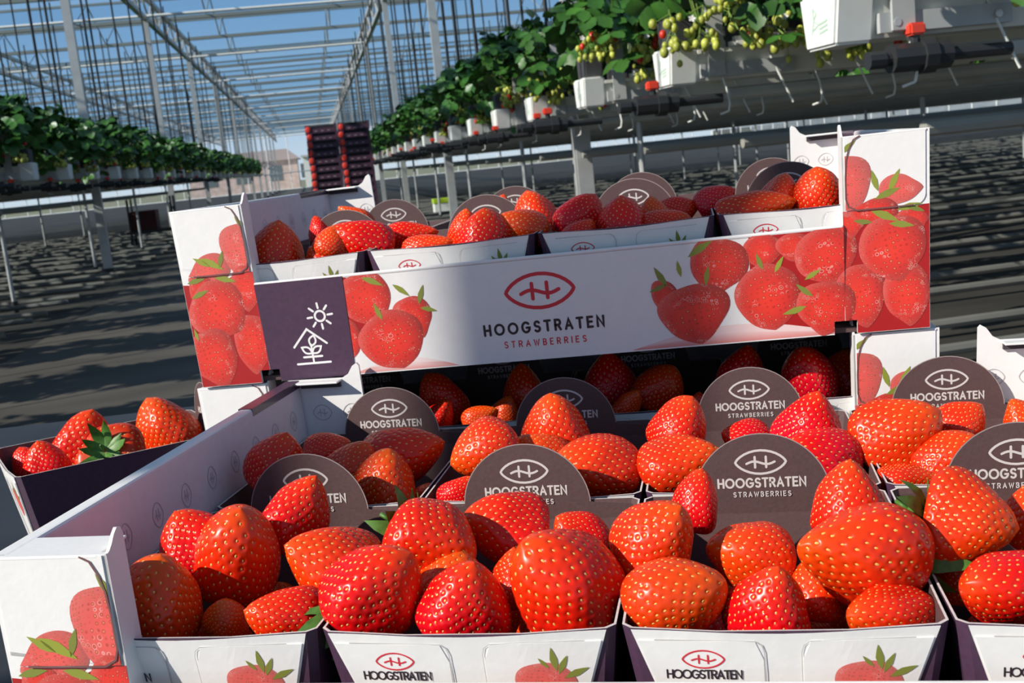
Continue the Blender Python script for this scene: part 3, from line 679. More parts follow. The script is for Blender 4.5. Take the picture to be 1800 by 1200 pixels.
def ray(px, py): return (CF*FPX+CR*(px-900)+CU*(600-py)).normalized()
def local_point(M, px, py, yl):
    Mi = M.inverted(); o = Mi @ CAM; d = Mi.to_3x3() @ ray(px, py); return M @ (o+d*((yl-o.y)/d.y))
def tipdir(ang, toward):
    a = math.radians(ang); return (CR*math.cos(a)+CU*math.sin(a)-CF*toward).normalized()
NB = 0
BLOG = []
def berry(pos, L, W, tip, var, label, group, calyx=False, spin=0, flat=1.):
    global NB; NB += 1
    me, sm = VAR[var % NV]
    o = link('strawberry', me); s = link('seeds', sm, o)
    q = tip.to_track_quat('Z', 'Y') @ Quaternion((0, 0, 1), spin)
    o.matrix_basis = Matrix.LocRotScale(pos, q, Vector((W/.045, W/.045*flat, L/.050)))
    if calyx: link('calyx', CALYX, o, Matrix.Scale(.8, 4, (1, 0, 0)) @ Matrix.Scale(.8, 4, (0, 1, 0)) if 'single' in label else None)
    tag(o, label, 'strawberry', group); return o
def berries(M, spec, place, group):
    for i, (cx, cy, L, W, ang, tow, yl, cal, ph) in enumerate(spec):
        p = local_point(M, cx, cy, yl); dep = (p-CAM).dot(CF); k = dep/FPX
        lp = M.inverted() @ p; BLOG.append((place[:22], i, round(lp.x, 3), round(lp.y, 3), round(lp.z, 3), round(L*k*1000), round(W*k*1000)))
        berry(p, L*k, W*k, tipdir(ang, tow), i*3+len(place), 'strawberry %s, %s' % (ph, place), group, cal, i*1.7)
# cx, cy, length px, width px, tip angle on the picture, tip towards camera, depth in crate, calyx, phrase
G_A = 'strawberries in the front crate'
berries(MA, [
 (272, 1050, 165, 165, 80, .3, .055, 0, 'big and shaded beside the left post'),
 (335, 955, 130, 130, 120, .2, .10, 0, 'dark against the left wall'),
 (418, 965, 190, 165, 75, .5, .10, 0, 'tall and broad in the middle'),
 (530, 900, 150, 130, 60, .2, .150, 0, 'below the round tag'),
 (582, 988, 180, 150, 150, .5, .085, 0, 'wedge-shaped at the right edge'),
 (500, 1088, 150, 120, 160, .4, .045, 0, 'low at the front rim'),
 (398, 1085, 80, 80, 90, .4, .060, 0, 'small and dark at the front rim')],
 'leftmost front-row punnet, front crate', G_A)
berries(MA, [
 (662, 1034, 190, 172, 48, .35, .042, 1, 'at the left front rim with tip up right'),
 (768, 955, 165, 160, -18, .6, .100, 1, 'with a green leafy cap on its left'),
 (888, 928, 160, 135, 165, .2, .135, 0, 'resting against the round tag'),
 (825, 1058, 165, 165, 72, .45, .042, 0, 'in the middle of the front rim'),
 (983, 1020, 225, 195, 135, .45, .055, 0, 'largest, at the right front rim'),
 (1015, 945, 110, 95, 140, .2, .130, 1, 'small one in the right back corner'),
 (795, 1020, 120, 120, 80, .1, .085, 0, 'half hidden in the centre gap'),
 (905, 1015, 110, 110, 100, .1, .090, 0, 'deep behind the largest one')],
 'second front-row punnet, front crate', G_A)
berries(MA, [
 (1160, 942, 165, 160, 60, .5, .085, 0, 'at the left side above the rim'),
 (1225, 880, 120, 88, 80, .1, .135, 0, 'slim one left of the round tag'),
 (1312, 975, 150, 145, 165, .3, .095, 0, 'in the middle below the tag'),
 (1190, 1048, 190, 160, 30, .5, .042, 0, 'at the left front rim'),
 (1355, 1062, 170, 150, 85, .4, .040, 0, 'pointed one in the middle of the front rim'),
 (1505, 968, 255, 195, 165, .35, .065, 1, 'huge one with its tip to the left'),
 (1490, 878, 150, 140, 88, .2, .125, 0, 'pointed one right of the round tag'),
 (1556, 1082, 185, 120, 170, .5, .040, 0, 'low one at the right front rim'),
 (1440, 1030, 120, 120, 90, .1, .085, 0, 'deep one in the centre gap')],
 'third front-row punnet, front crate', G_A)
berries(MA, [
 (1702, 915, 165, 160, -8, .5, .085, 1, 'with a green leafy cap at its upper left'),
 (1765, 1040, 200, 150, 170, .5, .042, 0, 'at the left front rim'),
 (1838, 905, 150, 140, 80, .3, .100, 0, 'cut off by the right edge of the picture'),
 (1690, 1010, 110, 100, 90, .1, .090, 0, 'dark one behind the rim')],
 'rightmost front-row punnet, front crate', G_A)
berries(MA, [
 (492, 812, 125, 115, 70, .3, .25, 0, 'pointed one by the left wall'),
 (580, 790, 85, 80, 30, .3, .30, 0, 'small one beside the left wall'),
 (712, 800, 165, 120, 20, .4, .285, 0, 'wide one below the round tag'),
 (620, 820, 110, 95, 60, .3, .25, 0, 'shaded one in the middle'),
 (676, 845, 125, 120, 80, .4, .235, 0, 'blunt one at the front rim')],
 'leftmost back-row punnet, front crate', G_A)
berries(MA, [
 (850, 796, 125, 120, 200, .5, .255, 0, 'dark round one on the left'),
 (975, 750, 125, 115, 100, .3, .30, 0, 'tall one in front of the round tag'),
 (950, 795, 105, 90, 150, .4, .27, 0, 'small one in the middle'),
 (1045, 820, 165, 125, 170, .4, .245, 0, 'wide bright one on the right'),
 (810, 866, 80, 70, 60, .3, .225, 0, 'low one peeping over the front rim')],
 'second back-row punnet, front crate', G_A)
berries(MA, [
 (1195, 748, 115, 105, 70, .3, .30, 0, 'upper one on the left'),
 (1197, 812, 150, 125, 30, .5, .245, 0, 'round bright one on the left'),
 (1308, 772, 95, 75, 165, .2, .315, 0, 'small one below the tag lettering'),
 (1425, 745, 125, 115, 80, .3, .30, 0, 'upper one on the right'),
 (1440, 805, 160, 115, 165, .4, .255, 0, 'wide one on the right')],
 'third back-row punnet, front crate', G_A)
berries(MA, [
 (1580, 764, 165, 135, 35, .4, .27, 1, 'biggest, on the left with tip to the upper right'),
 (1692, 748, 100, 90, 45, .2, .315, 0, 'small pointed one below the tag'),
 (1668, 806, 130, 110, 45, .4, .255, 1, 'with pale cap leaves near the rim'),
 (1592, 848, 110, 75, 10, .3, .235, 0, 'low one at the front rim'),
 (1800, 738, 90, 80, 120, .2, .31, 0, 'at the right edge of the picture')],
 'rightmost back-row punnet, front crate', G_A)
G_B = 'strawberries in the upper crate'
berries(MB_, [
 (490, 436, 105, 105, 80, .3, .050, 0, 'half shaded beside the left post'),
 (572, 462, 80, 80, 140, .2, .050, 0, 'low shaded one in the middle'),
 (632, 426, 125, 100, 160, .4, .060, 0, 'bright one on the right'),
 (585, 425, 60, 70, 90, .2, .050, 0, 'narrow one in front of the tag'),
 (563, 402, 50, 45, 110, .2, .20, 0, 'small one behind the tag'),
 (625, 385, 75, 50, 140, .2, .27, 0, 'far one beside the back tag')],
 'leftmost punnets of the upper crate', G_B)
berries(MB_, [
 (722, 416, 105, 60, 10, .2, .10, 0, 'flat one at the left'),
 (752, 436, 100, 55, 10, .4, .045, 0, 'low one at the left rim'),
 (818, 405, 80, 65, 85, .3, .075, 0, 'slim upright one'),
 (853, 412, 100, 105, 95, .4, .045, 0, 'pointed one in the middle of the rim'),
 (915, 402, 95, 85, 150, .4, .055, 0, 'round one at the right rim'),
 (938, 378, 90, 85, 110, .2, .12, 0, 'bright upper one on the right'),
 (880, 365, 50, 40, 80, .2, .23, 0, 'small far one touching the back tag')],
 'second punnets of the upper crate', G_B)
berries(MB_, [
 (1022, 382, 95, 85, 60, .3, .075, 0, 'bright one on the left'),
 (1020, 412, 70, 60, 60, .4, .040, 0, 'low one at the left rim'),
 (1096, 386, 90, 95, 95, .4, .050, 0, 'shaded blunt one in front of the tag'),
 (1150, 378, 70, 65, 100, .2, .080, 0, 'in the middle behind the rim'),
 (1170, 395, 95, 55, 10, .4, .045, 0, 'low wide one at the right rim'),
 (1192, 370, 80, 60, 20, .2, .12, 0, 'bright one at the upper right'),
 (1105, 338, 45, 40, 90, .2, .25, 0, 'small far one below the back tag')],
 'third punnets of the upper crate', G_B)
berries(MB_, [
 (1257, 352, 80, 60, 30, .2, .12, 0, 'bright one at the left corner'),
 (1325, 370, 150, 75, 10, .3, .048, 0, 'wide shaded one along the rim'),
 (1372, 340, 75, 80, 80, .2, .070, 0, 'shaded one in front of the dark tag'),
 (1437, 340, 100, 95, 100, .4, .055, 0, 'bright tall one beside the right post')],
 'rightmost punnet of the upper crate', G_B)
G_C = 'strawberries in the lower crate of the stack'
berries(MC, [
 (775, 700, 110, 80, 120, .3, .075, 0, 'dark one under the left part of the panel'),
 (770, 728, 75, 60, 60, .4, .040, 0, 'with a sunlit tip left of the round tag'),
 (845, 735, 70, 50, 30, .4, .040, 0, 'low one catching the sun'),
 (888, 722, 60, 50, 70, .3, .048, 0, 'small sunlit one'),
 (920, 690, 110, 80, 100, .3, .085, 0, 'large dark one'),
 (1050, 712, 50, 45, 110, .3, .050, 0, 'small one right of the round tag'),
 (1103, 712, 75, 50, 60, .4, .045, 0, 'low one with a bright tip'),
 (1075, 670, 110, 100, 90, .3, .095, 0, 'deep dark one in the middle'),
 (1162, 682, 95, 90, 60, .4, .075, 0, 'dark rounded one'),
 (1308, 655, 105, 90, 80, .3, .085, 0, 'dark one above the tag'),
 (1420, 657, 110, 105, 105, .4, .055, 0, 'big half sunlit one near the right post'),
 (1480, 655, 90, 90, 80, .2, .090, 0, 'partly hidden by the right post'),
 (1225, 715, 60, 50, 90, .3, .045, 0, 'small one near the third tag')],
 'lower crate of the stack', G_C)
G_S = 'strawberries in the single punnet'
def local_point_z(M, px, py, zl):
    Mi = M.inverted(); o = Mi @ CAM; d = Mi.to_3x3() @ ray(px, py); return M @ (o+d*((zl-o.z)/d.z))
for cx, cy, L, W, ang, tow, zl, cal, ph, var in (
    (78, 818, 95, 82, 105, .3, .082, 0, 'orange-tipped one in the near left corner', 1), (48, 812, 60, 55, 110, .2, .080, 0, 'small one in the far left corner', 4),
    (148, 778, 125, 110, 75, .2, .085, 0, 'upper one in the middle', 6), (205, 806, 125, 112, -85, -2.6, .084, 1, 'glossy one with green cap facing the camera', 3),
    (286, 755, 125, 112, 120, .2, .092, 0, 'tallest one in front of the tag', 2)):
    p = local_point_z(MS, cx, cy, zl); k = (p-CAM).dot(CF)/FPX
    berry(p, L*k, W*k, tipdir(ang, tow), var, 'strawberry in the single punnet, %s' % ph, G_S, cal, var)
# lower layer that fills the punnets
for (cr, row, k), o in list(PUN.items()):
    if (cr == 'B' and row == 1): n, pts = 3, [(-.03, .06), (.03, .10), (-.01, .14)]
    elif cr == 'C': n, pts = 4, [(-.03, .12), (.02, .13), (-.02, .16), (.03, .07)]
    else: pts = [(-.032, .045), (.004, .052), (.034, .050), (-.030, .105), (.012, .108), (-.016, .152), (.030, .150)]
    for i, (x, y) in enumerate(pts):
        hz = .040 if (cr, row) != ('B', 1) else .055
        p = o.matrix_basis @ Vector((x+R.uniform(-.004, .004), y+R.uniform(-.004, .004), hz+R.uniform(-.004, .004)))
        berry(p, .044, .036, Vector((R.uniform(-.6, .6), R.uniform(-.8, .3), .8)).normalized(), R.randrange(NV), 'hidden lower strawberry in the '+o['label'].replace('from the left ', '').replace('the left of ', ''), 'lower berries in the '+o['label'], False, R.uniform(0, 6))
# ------------------------------------------------------------------ greenhouse: roof, walls, columns, trusses
def am(l=0, d=0, h=0, rz=0, sx=1): return AM @ Matrix.Translation((l, d, h)) @ Matrix.Rotation(rz, 4, 'Z')
VH, RH, SPAN, D0, D1, L0, L1 = 4.0, 4.75, 4.0, 8.0, 108.0, -44.0, 40.0
roof = thing('ceiling', 'glazed roof of the greenhouse with rows of low pitched panes', None, AM); del roof['label']; tag(roof, 'pitched glass greenhouse roof with white bars', kind='structure')
pw = (L1-L0)/6
pm_up = MB().add([(0, 0, VH), (pw-.02, 0, VH), (pw-.02, SPAN/2, RH), (0, SPAN/2, RH)], [(0, 1, 2, 3)]).mesh('pane', GLASS)
pm_dn = MB().add([(0, 0, RH), (pw-.02, 0, RH), (pw-.02, SPAN/2, VH), (0, SPAN/2, VH)], [(0, 1, 2, 3)]).mesh('pane', GLASS)
gm = MB().box(L0, L1, -.06, .06, VH-.06, VH+.02).mesh('valley_gutter', ROOFBAR); rm = MB().box(L0, L1, -.03, .03, RH-.03, RH+.03).mesh('ridge_bar', ROOFBAR)
bars = MB()
for j in range(25):
    d = D0+j*SPAN
    for i in range(6):
        link('pane', pm_up, roof, Matrix.Translation((L0+i*pw, d, 0))); link('pane', pm_dn, roof, Matrix.Translation((L0+i*pw, d+SPAN/2, 0)))
    link('valley_gutter', gm, roof, Matrix.Translation((0, d, 0))); link('ridge_bar', rm, roof, Matrix.Translation((0, d+SPAN/2, 0)))
    for i in range(29):
        l = L0+3*i
        bars.tube((l, d, VH+.02), (l, d+SPAN/2, RH+.01), .016, 4, caps=False); bars.tube((l, d+SPAN/2, RH+.01), (l, d+SPAN, VH+.02), .018, 4, caps=False)
tag(bars.obj('glazing_bars', ROOFBAR, roof), kind='stuff')
def glass_wall(name, mk, n, zs, label):
    wl = thing(name, label, None, AM); del wl['label']; tag(wl, label, kind='structure')
    for i in range(n): MB().add([mk(i/n, zs[0]), mk((i+1)/n, zs[0]), mk((i+1)/n, zs[1]), mk(i/n, zs[1])], [(0, 1, 2, 3)]).obj('pane', GLASS, wl)
    for i in range(n+1): MB().tube(mk(i/n, zs[0]), mk(i/n, zs[1]), .04, 4).obj('mullion', WPAINT, wl)
    MB().add([mk(0, zs[0]), mk(1, zs[0]), mk(1, zs[0]+1.46), mk(0, zs[0]+1.46)], [(0, 1, 2, 3)]).obj('added_plinth', mat('added_plinth_dark', (.10, .10, .095), .8, noise=.2, nscale=3), wl) if name != 'wall_far' else None  # dark band added at the side walls' base to block the bright outdoors
    for z in (zs[0]+.05, zs[0]+1.6, zs[1]-.05): MB().tube(mk(0, z), mk(1, z), .05, 4).obj('transom', WPAINT, wl)
glass_wall('wall_far', lambda t, z: (L0+(L1-L0)*t, D1+.1, z), 42, (FLOOR, VH), 'glass end wall of the greenhouse at the far end of the path')
glass_wall('wall_left', lambda t, z: (L0-.1, D0+(D1-D0)*t, z), 40, (FLOOR, VH), 'glass side wall far to the left')
glass_wall('wall_right', lambda t, z: (L1+.1, D0+(D1-D0)*t, z), 40, (FLOOR, VH), 'glass side wall far to the right')
gr = MB().box(-300, 300, -100, 500, FLOOR-.5, FLOOR-.25).obj('ground', floor_material('outdoor_ground', (.16, .17, .09), (.26, .24, .16), .2)); gr.matrix_world = AM; tag(gr, 'open ground outside the greenhouse', kind='structure')
bd = thing('brick_building', 'pinkish brick building seen through the far glass wall', 'building', am(-4.5, 128, FLOOR-.25))
MB().box(-9, 3, 0, 8, 0, 3.4).obj('wall', mat('far_brick_hazed', (.62, .47, .44), .8, noise=.2, nscale=2), bd)  # distance haze is put into this pale brick colour
MB().prism([(-9.4, 3.4), (3.4, 3.4), (2, 4.6), (-8, 4.6)], -.3, 8.3, lambda a, b, c: (a, c, b)).obj('roof', mat('far_roof', (.50, .40, .39), .8), bd)
for i in range(4): MB().box(-7.5+3.6*i, -6+3.6*i, -.05, .05, 1.2, 2.8).obj('window', mat('far_window', (.15, .18, .2), .2), bd)
sh = thing('white_shed', 'pale low shed outside beyond the far glass wall', 'shed', am(3.2, 122, FLOOR-.25))
MB().box(-4, 4, 0, 5, 0, 3.4).obj('wall', mat('far_white', (.80, .79, .74), .7), sh); MB().box(-1.5, 1.5, -.06, 0, 0, 2.6).obj('door', mat('far_door', (.55, .56, .55), .6), sh); MB().box(-4.2, 4.2, -.3, 5.3, 3.4, 3.6).obj('roof', mat('far_shed_roof', (.6, .6, .58), .6), sh)

def nth(i): return ['nearest', 'second nearest', 'third nearest', 'fourth nearest'][i] if i < 4 else 'distant'
cm = MB().box(-.055, .055, -.055, .055, FLOOR+.12, 3.45).mesh('shaft', GALV); cf = MB().box(-.075, .075, -.075, .075, FLOOR, FLOOR+.14).mesh('foot', BLACKP)
for side, l in (('right', 1.92), ('left', -2.9)):
    for k in range(0 if side == 'left' else 1, 13):
        vis = k-1 if side == 'right' else k-2
        if side == 'left' and k == 1: continue
        t = thing('steel_column', ('%s white steel column of the line on the %s of the path' % (nth(vis), side)) if 0 <= vis < 4 else 'steel column left of the camera whose shadow crosses the crates' if vis < 0 else 'small distant steel column of the line on the %s of the path' % side, 'column', am(l, 8*k-.16, 0), 'steel columns on the '+side)
        link('shaft', cm, t); link('foot', cf, t)
dg = [MB().tube((0, 0, 3.48), (0, .75, 3.92), .022, 5, caps=False).mesh('diagonal', GALV), MB().tube((0, .75, 3.92), (0, 1.5, 3.48), .022, 5, caps=False).mesh('diagonal', GALV)]
for l, nm in ((1.92, 'white lattice girder running above the right side of the path'), (-2.9, 'white lattice girder running above the left side of the path'), (-7.6, 'lattice girder farther left above the crop rows')):
    t = thing('lattice_girder', nm, 'girder', am(l, 0, 0)); t['group'] = 'roof girders'
    MB().box(-.05, .05, 6, 107.5, 3.40, 3.48).obj('bottom_chord', GALV, t); MB().box(-.05, .05, 6, 107.5, 3.90, 3.98).obj('top_chord', GALV, t)
    for k in range(67):
        for q in dg: link('diagonal', q, t, Matrix.Translation((0, 6.5+1.5*k, 0)))
for k in range(2, 13):
    t = MB().tube((-7.6, 0, 3.5), (1.92, 0, 3.5), .032, 8).obj('tie_beam', WPAINT); t.matrix_world = am(0, 8*k, 0)
    tag(t, 'white tie tube crossing the path under the roof', 'beam', 'tie tubes under the roof')

# ------------------------------------------------------------------ growing gutters
def row_meshes(s):                     # s=+1 right of the path, -1 left; x outward along the gutter
    X = lambda x: s*x
    def trap(x0, x1, hwb, hwt, z0, z1): return MB().prism([(-hwb, z0), (hwb, z0), (hwt, z1), (-hwt, z1)], X(x0), X(x1), lambda a, b, c: (c, a, b))
    d = {}
    d['cap'] = bevel_mesh(trap(-.03, .09, .092, .125, .215, .375), CAPW, 'end_cap', .008)
    d['trough'] = trap(.09, 9, .085, .112, .225, .345).box(*sorted((X(.09), X(38))), -.125, -.105, .335, .352).box(*sorted((X(.09), X(38))), .105, .125, .335, .352).mesh('trough', GUTTER)
    d['plate'] = MB().box(*sorted((X(.10), X(.52))), -.118, -.100, .236, .292).mesh('side_plate', GREYL)
    d['tray'] = bevel_mesh(MB().box(*sorted((X(.24), X(.56))), -.135, .03, .335, .395), CAPW, 'drip_tray', .02)
    d['bolt'] = MB().tube((0, 0, 0), (0, -.012, 0), .012, 8).mesh('bolt', GALV)
    d['bag'] = MB().box(*sorted((X(.12), X(38))), -.085, .085, .352, .44).mesh('substrate_bag', DARKBAG)
    d['pot'] = bevel_mesh(MB().prism([(-.075, .37), (.075, .37), (.095, .50), (-.095, .50)], X(-.01), X(.10), lambda a, b, c: (c, a, b)), DARKBAG, 'dark_pot', .01)
    d['strip'] = MB().box(-.035, .035, -.006, .006, .24, .86).mesh('hanger_strip', GREYL)
    d['cord'] = MB().tube((0, 0, .5), (0, 0, 3.95), .015, 5).mesh('hanging_cord', ROPE)
    d['leg'] = MB().tube((0, 0, FLOOR+.1), (0, 0, .225), .022, 8).mesh('leg', GALV)
    d['foot'] = MB().tube((0, 0, FLOOR), (0, 0, FLOOR+.12), .035, 8).mesh('foot', BLACKP)
    d['drain'] = MB().tube((X(.25), -.02, .165), (X(38), -.02, .165), .028, 8).mesh('drain_pipe', PIPE)
    d['heat'] = MB().tube((X(.35), .10, -.05), (X(38), .10, -.05), .026, 8).mesh('heating_pipe', mat('heating_pipe_paint', (.30, .30, .27), .5))
    d['rail'] = MB().tube((X(.15), -.28, FLOOR+.07), (X(38), -.28, FLOOR+.07), .026, 8).tube((X(.15), .28, FLOOR+.07), (X(38), .28, FLOOR+.07), .026, 8).mesh('floor_pipe', mat('floor_pipe_paint', (.15, .15, .135), .5, noise=.15, nscale=3))
    v = MB().tube((X(-.02), 0, 0), (X(.40), 0, 0), .020, 10).tube((X(.02), 0, 0), (X(.20), 0, 0), .042, 10).tube((X(-.05), 0, 0), (X(.0), 0, 0), .026, 10).tube((X(.11), 0, 0), (X(.15), 0, 0), .052, 10).tube((X(.10), 0, .02), (X(.10), 0, .07), .014, 8)
    d['valve'] = v.mesh('valve', BLACKP)
    d['knob'] = bevel_mesh(MB().box(*sorted((X(.075), X(.125))), -.022, .022, .06, .095), REDP, 'valve_knob', .006)
    tb_ = MB(); tb_.path([(0, 0, .23), (X(.01), -.02, .17), (X(.015), -.025, .12), (X(.01), -.02, .09), (X(-.02), 0, .08)], .0045, 6); d['tube'] = tb_.mesh('drip_tube', TUBEW)
    tb_ = MB().tube((0, 0, .34), (X(.09), -.04, .10), .0045, 6); d['tube2'] = tb_.mesh('drip_tube', TUBEW)
    e = MB(); fn = lambda a, b: (X(-.0312), a*(-s)*-1 if False else a, b)
    stroke(e, [(.045, .262), (.03, .30), (.035, .335)], .005, fn); stroke(e, [(.035, .335), (.012, .318), (.03, .30)], .005, fn); stroke(e, [(.032, .30), (.0, .285), (.035, .272)], .005, fn)
    for j in range(3): stroke(e, [(-.005-.01*j*0, .285-.013*j), (-.055, .292-.013*j)], .0065, fn)
    d['mark'] = e.mesh('green_emblem', MINT)
    return d
def bevel_mesh(mb, m, name, wd):
    me = mb.mesh(name, m); bm = bmesh.new(); bm.from_mesh(me); bmesh.ops.recalc_face_normals(bm, faces=bm.faces)
    bmesh.ops.bevel(bm, geom=list(bm.edges), offset=wd, segments=2, affect='EDGES'); bm.to_mesh(me); bm.free(); return me
RM = {1: row_meshes(1), -1: row_meshes(-1)}
def make_row(s, n, d, l, label, full):
    M = RM[s]; t = thing('growing_gutter', label, 'gutter', am(l, d, 0), 'growing gutters on the '+('right' if s > 0 else 'left'))
    cap = link('end_cap', M['cap'], t); link('trough', M['trough'], t); link('substrate_bag', M['bag'], t); link('dark_pot', M['pot'], t)
    T = Matrix.Translation
    link('hanger_strip', M['strip'], t, T((s*.17, -.122, 0)))
    for x in (.2, 2.2, 4.2, 6.2): link('hanging_cord', M['cord'], t, T((s*(x+R.uniform(-.1, .1)), R.uniform(-.05, .05), 0)))
    if n < 20:
        link('drain_pipe', M['drain'], t); link('heating_pipe', M['heat'], t); link('floor_pipe', M['rail'], t)
        for x in ([.75, 7.2] if n % 3 == 0 else [3.8, 11] if n % 3 == 1 else [9.2]): lg = link('leg', M['leg'], t, T((s*x, 0, 0))); link('foot', M['foot'], lg)
        link('drip_tray', M['tray'], t); pl = link('side_plate', M['plate'], t)
        if full: link('green_emblem', M['mark'], cap)
        for x in (.15, .47):
            if full: link('bolt', M['bolt'], pl, T((s*x, -.118, .262)))
        vx = {0: .10, 1: -.22, 2: -.35, 3: -.1}.get(n, R.uniform(-.35, .15)) if s > 0 else R.uniform(-.2, .3)
        v = link('valve', M['valve'], t, T((s*vx, -.13, .155+R.uniform(-.02, .02)))); link('valve_knob', M['knob'], v)
        for k in range(3 if full else 1):
            link('drip_tube', M['tube'], t, T((s*(.25+.38*k+R.uniform(-.1, .1)), -.10, 0)))
            if full: link('drip_tube', M['tube2'], t, T((s*(.45+.38*k+R.uniform(-.1, .1)), -.10, 0)))
    return t
ROWS = []
NTH = ['first', 'second', 'third', 'fourth', 'fifth', 'sixth', 'seventh', 'eighth', 'ninth', 'tenth', 'eleventh', 'twelfth', 'thirteenth', 'fourteenth', 'fifteenth', 'sixteenth', 'seventeenth', 'eighteenth', 'nineteenth', 'twentieth']
for n in range(36):
    d = 3.15+1.5*n
    lab = 'white growing gutter on the right, %s to the camera' % ['nearest, cut by the top edge, closest', 'second nearest', 'third nearest', 'fourth nearest', 'fifth nearest'][n] if n < 5 else ('%s growing gutter from the camera in the row on the right' % NTH[n] if n < 16 else 'far growing gutter in the receding row on the right')
    make_row(1, n, d, 1.55, lab, n < 4); ROWS.append((1, n, d, 1.55))
for n in range(36):
    d = 3.30+1.5*n
    lab = 'growing gutter on the left, %s in view' % ['leftmost and nearest', 'second nearest', 'third nearest'][n-4] if 4 <= n < 7 else ('growing gutter on the left, just outside the view beside the camera' if n < 4 else ('%s growing gutter in view counted along the left side' % NTH[n-4] if n < 20 else 'far growing gutter in the receding row on the left'))
    make_row(-1, n, d, -2.5, lab, False); ROWS.append((-1, n, d, -2.5))

# ------------------------------------------------------------------ strawberry plants on the gutters
def leaflet(m, M, ln, wd):
    U = [(.18, .50), (.33, .86), (.40, .78), (.58, 1.0), (.65, .84), (.84, .66), (.88, .46)]
    z = lambda x: (.09*wd if x < .5 else .05*wd-.26*ln*(x-.5))
    P = [(0, 0, 0)]+[(x*ln, y*wd, z(x)) for x, y in U]+[(1.04*ln, 0, -.12*ln)]+[(x*ln, -y*wd, z(x)) for x, y in U[::-1]]+[(.5*ln, 0, -.06*ln)]
    n = len(P)-1
    m.add([M @ Vector(p) for p in P], [(i, (i+1) % n, n) for i in range(n)])
def leaf_into(m, M, sz):
    for a in (-70, 0, 70): leaflet(m, M @ Matrix.Rotation(math.radians(a), 4, 'Z') @ Matrix.Rotation(math.radians(8), 4, 'Y') @ Matrix.Translation((.01, 0, 0)), sz*(1 if a == 0 else .92), sz*.40)
leafm = []
for i in range(2):
    m = MB(); leaf_into(m, Matrix.Identity(4), .085+.02*i); leafm.append(m.mesh('leaf', LEAF, True))
def leaf_frames(seed, n):
    rr = random.Random(seed); out = []
    for i in range(n):
        x = rr.uniform(-.28, .28); a = rr.uniform(0, 2*math.pi); rad = rr.uniform(.05, .42); y = rad*math.sin(a)
        z = .92-1.3*y*y-.2*abs(y)+rr.uniform(-.22, .08)
        if rr.random() < .22: z -= rr.uniform(.05, .25)
        tilt = math.radians(rr.uniform(5, 60)); M = Matrix.Translation((x, y, z)) @ Matrix.Rotation(math.atan2(y, rr.uniform(-.2, .2))+rr.uniform(-.7, .7), 4, 'Z') @ Matrix.Rotation(tilt, 4, 'Y') @ Matrix.Rotation(rr.uniform(-.5, .5), 4, 'X')
        out.append(M)
    return out
def stems_mesh(frames, seed):
    m = MB(); rr = random.Random(seed)
    for M in frames:
        p = M.translation; b = Vector((p.x*.4, p.y*.2, .44)); mid = (b+p)/2+Vector((0, 0, .06)); m.path([b, mid, p], .0035, 4)
    return m.mesh('stems', STEM)
def truss_mesh(seed):
    rr = random.Random(seed); m = MB(); pts = []
    x0 = 0; top = Vector((0, -.06, .52)); elbow = Vector((rr.uniform(-.04, .04), -.16, .50+rr.uniform(-.03, .04))); end = Vector((elbow.x+rr.uniform(-.05, .05), -.19, .36))
    m.path([top, elbow, end], .003, 4)
    for i in range(20):
        t = rr.random(); b = elbow.lerp(end, t); p = b+Vector((rr.uniform(-.075, .075), rr.uniform(-.05, .03), rr.uniform(-.08, .03))); m.path([b, p], .0016, 4); pts.append((p, rr.uniform(.011, .020)))
    return m.mesh('fruit_truss', STEM), pts
unr = MB().ball((0, 0, 0), 1, 1, 1.2, 8, 6).mesh('unripe_berry', UNRIPE, True); rip = MB().ball((0, 0, 0), 1, 1, 1.25, 10, 7).mesh('ripe_berry', RIPE, True)
flw = MB()
for j in range(5):
    a = 2*math.pi*j/5; flw.add([(0, 0, 0), (.012*math.cos(a-.5), .012*math.sin(a-.5), .002), (.017*math.cos(a), .017*math.sin(a), .003), (.012*math.cos(a+.5), .012*math.sin(a+.5), .002)], [(0, 1, 2, 3)])
flm = flw.mesh('flower', PETAL)
NVP = 5; FOL = []; TR = [truss_mesh(i) for i in range(4)]
def fruits_joined(seed):
    rr = random.Random(seed); m = MB()
    for q in range(3):
        _, pts = TR[q]; ox = -.18+.18*q
        for p, r_ in pts: m.ball((p.x+ox, p.y, p.z), r_*1.15, r_*1.15, r_*1.35, 6, 4, 1 if rr.random() < .10 else 0)
    return m.mesh('fruit_cluster', [UNRIPE, RIPE], True)
for i in range(NVP):
    fr = leaf_frames(50+i, 190); m = MB()
    for M in fr: leaf_into(m, M, R.uniform(.080, .125))
    FOL.append((m.mesh('foliage', LEAF, True), stems_mesh(fr[::4], i), fruits_joined(i)))
